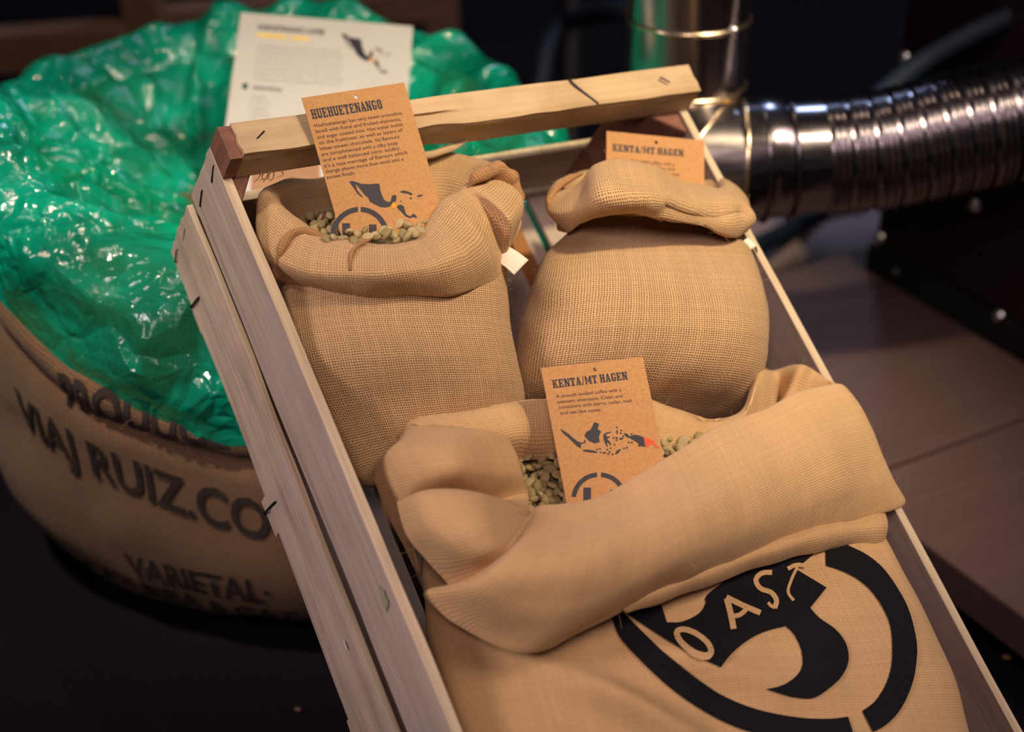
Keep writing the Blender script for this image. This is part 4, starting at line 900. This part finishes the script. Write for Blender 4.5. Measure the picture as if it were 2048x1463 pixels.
sh.lines('printed_paragraph', [srow(t, 198 - 8 * i, 480 + 62 * i, 1130 + (40 if i % 2 else 0), 545 + 62 * i, 30) for i, t in enumerate(para)], M_grey, bold=.012)
m6 = lambda P: s6([(1150 + (x - 770) * 1.18 + (y - 725) * .12, 325 + (y - 725) * 1.62 + (x - 770) * .22) for x, y in P])
sh.shapes('printed_map', [m6(p) for p in [MEX, CAM] + CUB], M_dark); sh.shapes('printed_country', [m6(HON)], M_orange, .0002)['label'] = 'orange country on the map'
sh.shapes('printed_dot', [s6(blob(57, 925, 34, 40)), blob(473, 358, 6, 8)], M_green)['label'] = 'dark green bullet dot'
sh.lines('printed_heading', [srow('ORIGIN PROFILE', 140, 960, 475, 990, 40)], M_dark, bold=.02)
sh.lines('printed_list', [srow(t, 110, 1055 + 66 * i, 300 + 40 * (i % 2), 1068 + 66 * i, 30) for i, t in enumerate(('1 Region', '2 Farm', '3 Altitude', '4 Harvest', '5 Process'))], M_grey, bold=.012)
sh.shapes('printed_picture', [[(503, 300), (640, 300), (640, 420), (501, 420)]], M_photo)

# ------------------------------------------------------------------ background: duct, machine, rack, hoses
def ring_band(name, c, axis, r, w, mat, parent, n=40):
    axis = np.array(axis, float); axis /= np.linalg.norm(axis); a = np.cross(axis, [.3, .5, .81]); a /= np.linalg.norm(a); b = np.cross(axis, a); c = np.array(c, float)
    p = [(r, -w), (r + w * .7, -w * .6), (r + w, 0), (r + w * .7, w * .6), (r, w)]; t = np.linspace(0, 2 * PI, n + 1)[:-1]
    G = np.stack([c + axis * z + (a * np.cos(t)[:, None] + b * np.sin(t)[:, None]) * q_ for q_, z in p], 1); return grid_obj(name, G, True, mat, parent)
DZ = 1.33
c0 = PZ(1372, 120, DZ); RD = .0535
el = np.array([c0[0], c0[1], PZ(1400, 345, DZ)[2]])
duct = empty('vent_duct', (c0[0], c0[1], el[2] - .06)); tag(duct, 'shiny steel vent pipe with elbow and ribbed flexible hose behind the crate', 'duct')
t = np.linspace(0, 2 * PI, 65)[:-1]
# segmented elbow turning from straight down to the right
hd = np.array([.97, .05, .03]); hd /= np.linalg.norm(hd)
A0 = np.array([c0[0], c0[1], PZ(1364, 262, DZ)[2]])
path = [np.array([c0[0], c0[1], 1.15]), A0, PZ(1412, 322, DZ), PZ(1478, 324, DZ)]
for i in range(3):
    a, b = path[i], path[i + 1]; ax = b - a; L_ = np.linalg.norm(ax); ax /= L_; s0 = np.cross(ax, [0, 1, 0]); s0 /= np.linalg.norm(s0); s1 = np.cross(ax, s0)
    un = lambda v: v / np.linalg.norm(v)
    pl_ = [(a, un(ax + un(a - path[i - 1])) if i else ax), (b, un(ax + un(path[i + 2] - b)) if i < 2 else ax)]
    cc = s0[None] * np.cos(t)[:, None] * RD + s1[None] * np.sin(t)[:, None] * RD; ends = []
    for P0, nn in pl_:                                            # mitred ends
        base = a + cc; k = ((P0 - base) @ nn) / (ax @ nn); ends.append(base + ax * k[:, None])
    G = np.stack([ends[0] + (ends[1] - ends[0]) * w for w in np.linspace(0, 1, 12)], 1); grid_obj('pipe' if i == 0 else 'elbow_segment', G, True, M_duct, duct)
    Gs = tube_grid(list(ends[1]), .0022, 8, 96, closed=True); grid_obj('seam', Gs, True, M_band, duct)
for z in (PZ(1372, 18, DZ)[2], PZ(1372, 172, DZ)[2] - .0):
    ring_band('seam', (c0[0], c0[1], z), (0, 0, 1), RD, .0026, M_band, duct)
sc_ = PZ(1440, 52, 1.285); sd = np.array([sc_[0] - c0[0], sc_[1] - c0[1], 0]); sd /= np.linalg.norm(sd); sc_ = np.array([c0[0], c0[1], sc_[2]]) + sd * RD
ring_band('rivet', sc_ + sd * .001, sd, .0015, .0028, M_bolt, duct, 14)
# collar and corrugated hose
hp = [path[-1] - hd * .004, path[-1] + np.array([.045, .004, .004]), PZ(1640, 314, DZ), PZ(1760, 300, DZ), PZ(1900, 268, DZ), PZ(2050, 236, DZ), PZ(2250, 170, DZ + .01), PZ(2500, 70, DZ + .04)]
G = tube_grid([path[-1] - hd * .002, PZ(1530, 316, DZ), PZ(1575, 317, DZ), PZ(1650, 311, DZ)], [RD + .0005, RD + .001, RD - .002, RD - .0035], 48, 30); grid_obj('collar', G, False, M_flex, duct)
Pp = cat1(hp[2:], 1100, False); L = np.concatenate([[0], np.cumsum(np.linalg.norm(np.diff(Pp, axis=0), axis=1))]); pit = .0205; RD0 = RD; RD = RD - .0035
ph_ = (L / pit) % 1; rad = RD + np.clip(L / .15, 0, 1) * .0025 + .0022 * np.clip(np.minimum(ph_, 1 - ph_) * 5.5, 0, 1) + .0005 * np.cos(L / pit * 2 * PI * 4) - .0003
G = tube_grid(Pp[::2], rad[::2], 48, 550); grid_obj('flexible_hose', G, False, M_flex, duct)
for s_ in (.3, .62): ring_band('crimp', hp[0] + (hp[2] - hp[0]) * s_, hp[2] - hp[0], RD0 + .0005, .002, M_flex, duct)

# roasting machine base with round-headed bolts
mc = PH(1738, 540, .05 + GZ); md = PH(2048, 722, .05 + GZ); mu = (md - mc)[:2]; mu /= np.linalg.norm(mu); mn = np.array([-mu[1], mu[0]]); mn = mn if mn[1] > 0 else -mn
mm = Matrix(((mu[0], mn[0], 0, mc[0]), (mu[1], mn[1], 0, mc[1]), (0, 0, 1, .0501 + GZ), (0, 0, 0, 1)))
mach = empty('roasting_machine', mat=mm); tag(mach, 'dark red-black bolted machine base standing on the wooden platform', 'machine')
V, F = box_vf((0, .012, 0), (.75, .55, .62)); mesh_obj('housing', V, F, M_black, mach, local=True, smooth=False)
V, F = box_vf((.004, 0, .035), (.75, .0118, .62)); bevel(mesh_obj('front_panel', V, F, M_machine, mach, local=True, smooth=False), .003)
V, F = box_vf((-.004, -.004, 0), (.75, .011, .034)); bevel(mesh_obj('plinth', V, F, M_black, mach, local=True, smooth=False), .003)
Mi = np.array(mm.inverted())
for (x, y) in ((1808, 115), (1950, 410), (1797, 541), (1997, 632), (1758, 476)):
    d = cam2w(ray(x, y)) - np.array([0, 0, EYE]); n3 = np.array([mn[0], mn[1], 0]); k = n3 @ (np.array([mc[0], mc[1], 0]) - np.array([0, 0, EYE])) / (n3 @ d); P = np.array([0, 0, EYE]) + d * k
    Q = Mi[:3, :3] @ P + Mi[:3, 3]
    pr_ = [(.0001, -.005), (.004, -.0045), (.0065, -.0025), (.0075, 0)]; t = np.linspace(0, 2 * PI, 17)[:-1]
    G = np.stack([np.stack([Q[0] + r * np.cos(t), np.full(16, z), Q[2] + r * np.sin(t)], -1) for r, z in pr_], 1)
    mesh_obj('bolt', G.reshape(-1, 3), grid(G, True), M_bolt, mach, local=True)

# wooden rack at the back left
rk = empty('wooden_rack', (-.75, 2.05, 0)); tag(rk, 'dark brown wooden rack of posts and rails behind the green plastic', 'rack')
def beam(name, a, b, w, h, mat=M_rack):
    a, b = np.array(a, float), np.array(b, float); d = b - a; L_ = np.linalg.norm(d); d /= L_; s_ = np.cross(d, [0, 0, 1.]); s_ = s_ / np.linalg.norm(s_) if np.linalg.norm(s_) > .1 else np.array([1., 0, 0]); u = np.cross(s_, d)
    V = [a + d * (L_ * i) + s_ * w * (j - .5) + u * h * (k - .5) for i in (0, 1) for j in (0, 1) for k in (0, 1)]
    return bevel(mesh_obj(name, V, [(0, 1, 3, 2), (4, 6, 7, 5), (0, 4, 5, 1), (2, 3, 7, 6), (0, 2, 6, 4), (1, 5, 7, 3)], mat, rk, smooth=False), .004)
RZ = 2.0
beam('rail', PZ(-180, 112, RZ), PZ(255, 84, RZ), .05, .055); beam('rail', PZ(330, 46, RZ + .1), PZ(900, 2, RZ + .15), .05, .045)
pb = PZ(292, 60, RZ + .02); beam('post', (pb[0], pb[1], 0), (pb[0], pb[1], .95), .05, .05)
pb2 = PZ(880, 30, RZ + .25); beam('post', (pb2[0], pb2[1] + .05, 0), (pb2[0], pb2[1] + .05, .95), .05, .05)
pb3 = PZ(-190, 100, RZ + .02); beam('post', (pb3[0], pb3[1], 0), (pb3[0], pb3[1], .95), .05, .05)
beam('rail', PZ(-180, 250, RZ + .05), PZ(300, 220, RZ + .05), .05, .05)
# brown block at the left edge behind the sack
bl = PH(-30, 905, 0); V, F = box_vf((bl[0] - .10, bl[1] + .10, 0), (bl[0] + .035, bl[1] + .25, .10), (2, 2, 2), .001, 3); tag(bevel(mesh_obj('wooden_block', V, F, wood('reddish_block', 0, (.20, .06, .035), (.28, .09, .05), (.08, .03, .02)), smooth=False), .004), 'reddish brown wooden block at the left edge beside the big sack', 'block')
# black pole and blue hoses
pp = PZ(1140, 80, 1.9); t = np.linspace(0, 2 * PI, 25)[:-1]
G = np.stack([np.stack([pp[0] + r * np.cos(t), pp[1] + r * np.sin(t), np.full(24, z)], -1) for r, z in ((.03, 0), (.03, .006), (.0165, .007), (.0165, .5), (.0165, 1.3), (.001, 1.301))], 1)
tag(mesh_obj('metal_pole', G.reshape(-1, 3), grid(G, True), M_black), 'thin black upright pole behind the crate left of the steel pipe', 'pole')
hz = lambda L, name, lab, r: tag(tube_obj(name, [np.maximum(PZ(*p), [-9, -9, r + .001]) for p in L], r, M_blue, None, 10, 60), lab, 'hose')
hz([(1040, 330, 1.75), (1075, 200, 1.78), (1092, 100, 1.8), (1120, 50, 1.84), (1180, 30, 1.80), (1240, 20, 1.75), (1330, -10, 1.75)], 'blue_hose', 'dim blue hose looping behind the black pole', .012)
hz([(1700, 245, 1.42), (1830, 135, 1.44), (1930, 75, 1.43), (2050, 15, 1.42), (2200, -90, 1.4)], 'blue_hose', 'dark blue hose running above the ribbed hose at upper right', .011)
hz([(1420, 560, 1.62), (1500, 500, 1.72), (1560, 470, 1.78), (1640, 430, 1.84), (1720, 420, 1.86)], 'blue_hose', 'short blue hose on the floor beside the pale rag', .012)
rgp = PH(1630, 470, .03); t = np.linspace(0, 2 * PI, 41)[:-1]
G = np.stack([np.stack([rgp[0] + .15 * s_ * np.cos(t), rgp[1] + .10 * s_ * np.sin(t), np.full(40, z)], -1) for s_, z in ((.02, .055), (.4, .055), (.75, .045), (.95, .022), (1.0, .003))], 1)
G += (fnoise(G, 14, 8) * .018).reshape(40, 5, 1) * np.array([1, 1, .8]); G[..., 2] = np.maximum(G[..., 2], .002)
tag(mesh_obj('cleaning_rag', G.reshape(-1, 3), grid(G, True), M_rag), 'crumpled pale pinkish rag on the floor beyond the platform', 'rag')
# scraps on the floor
def scrap(name, px, py, lab, mat, l, w, rot):
    P = PH(px, py, .002); bm = bmesh.new(); bmesh.ops.create_uvsphere(bm, u_segments=10, v_segments=6, radius=1); V = np.array([v.co for v in bm.verts]); bm.verts.index_update(); F = [[v.index for v in f.verts] for f in bm.faces]; bm.free()
    V = V * np.array([l, w, .002]); V[:, 2] += .0008 * np.sin(V[:, 0] * 900); c, s_ = math.cos(rot), math.sin(rot); V = np.stack([V[:, 0] * c - V[:, 1] * s_, V[:, 0] * s_ + V[:, 1] * c, V[:, 2]], 1) + np.array([P[0], P[1], .0025]); tag(mesh_obj(name, V, F, mat), lab, 'scrap')
scrap('wood_chip', 596, 1419, 'tiny pinkish wood chip on the dark floor below the crate', plain('pink_chip', (.22, .11, .09), .8), .0035, .0015, -.7)
scrap('wood_chip', 2014, 1314, 'small yellowish chip on the dark floor right of the crate', plain('yellow_chip', (.40, .27, .10), .8), .004, .0028, -.5)
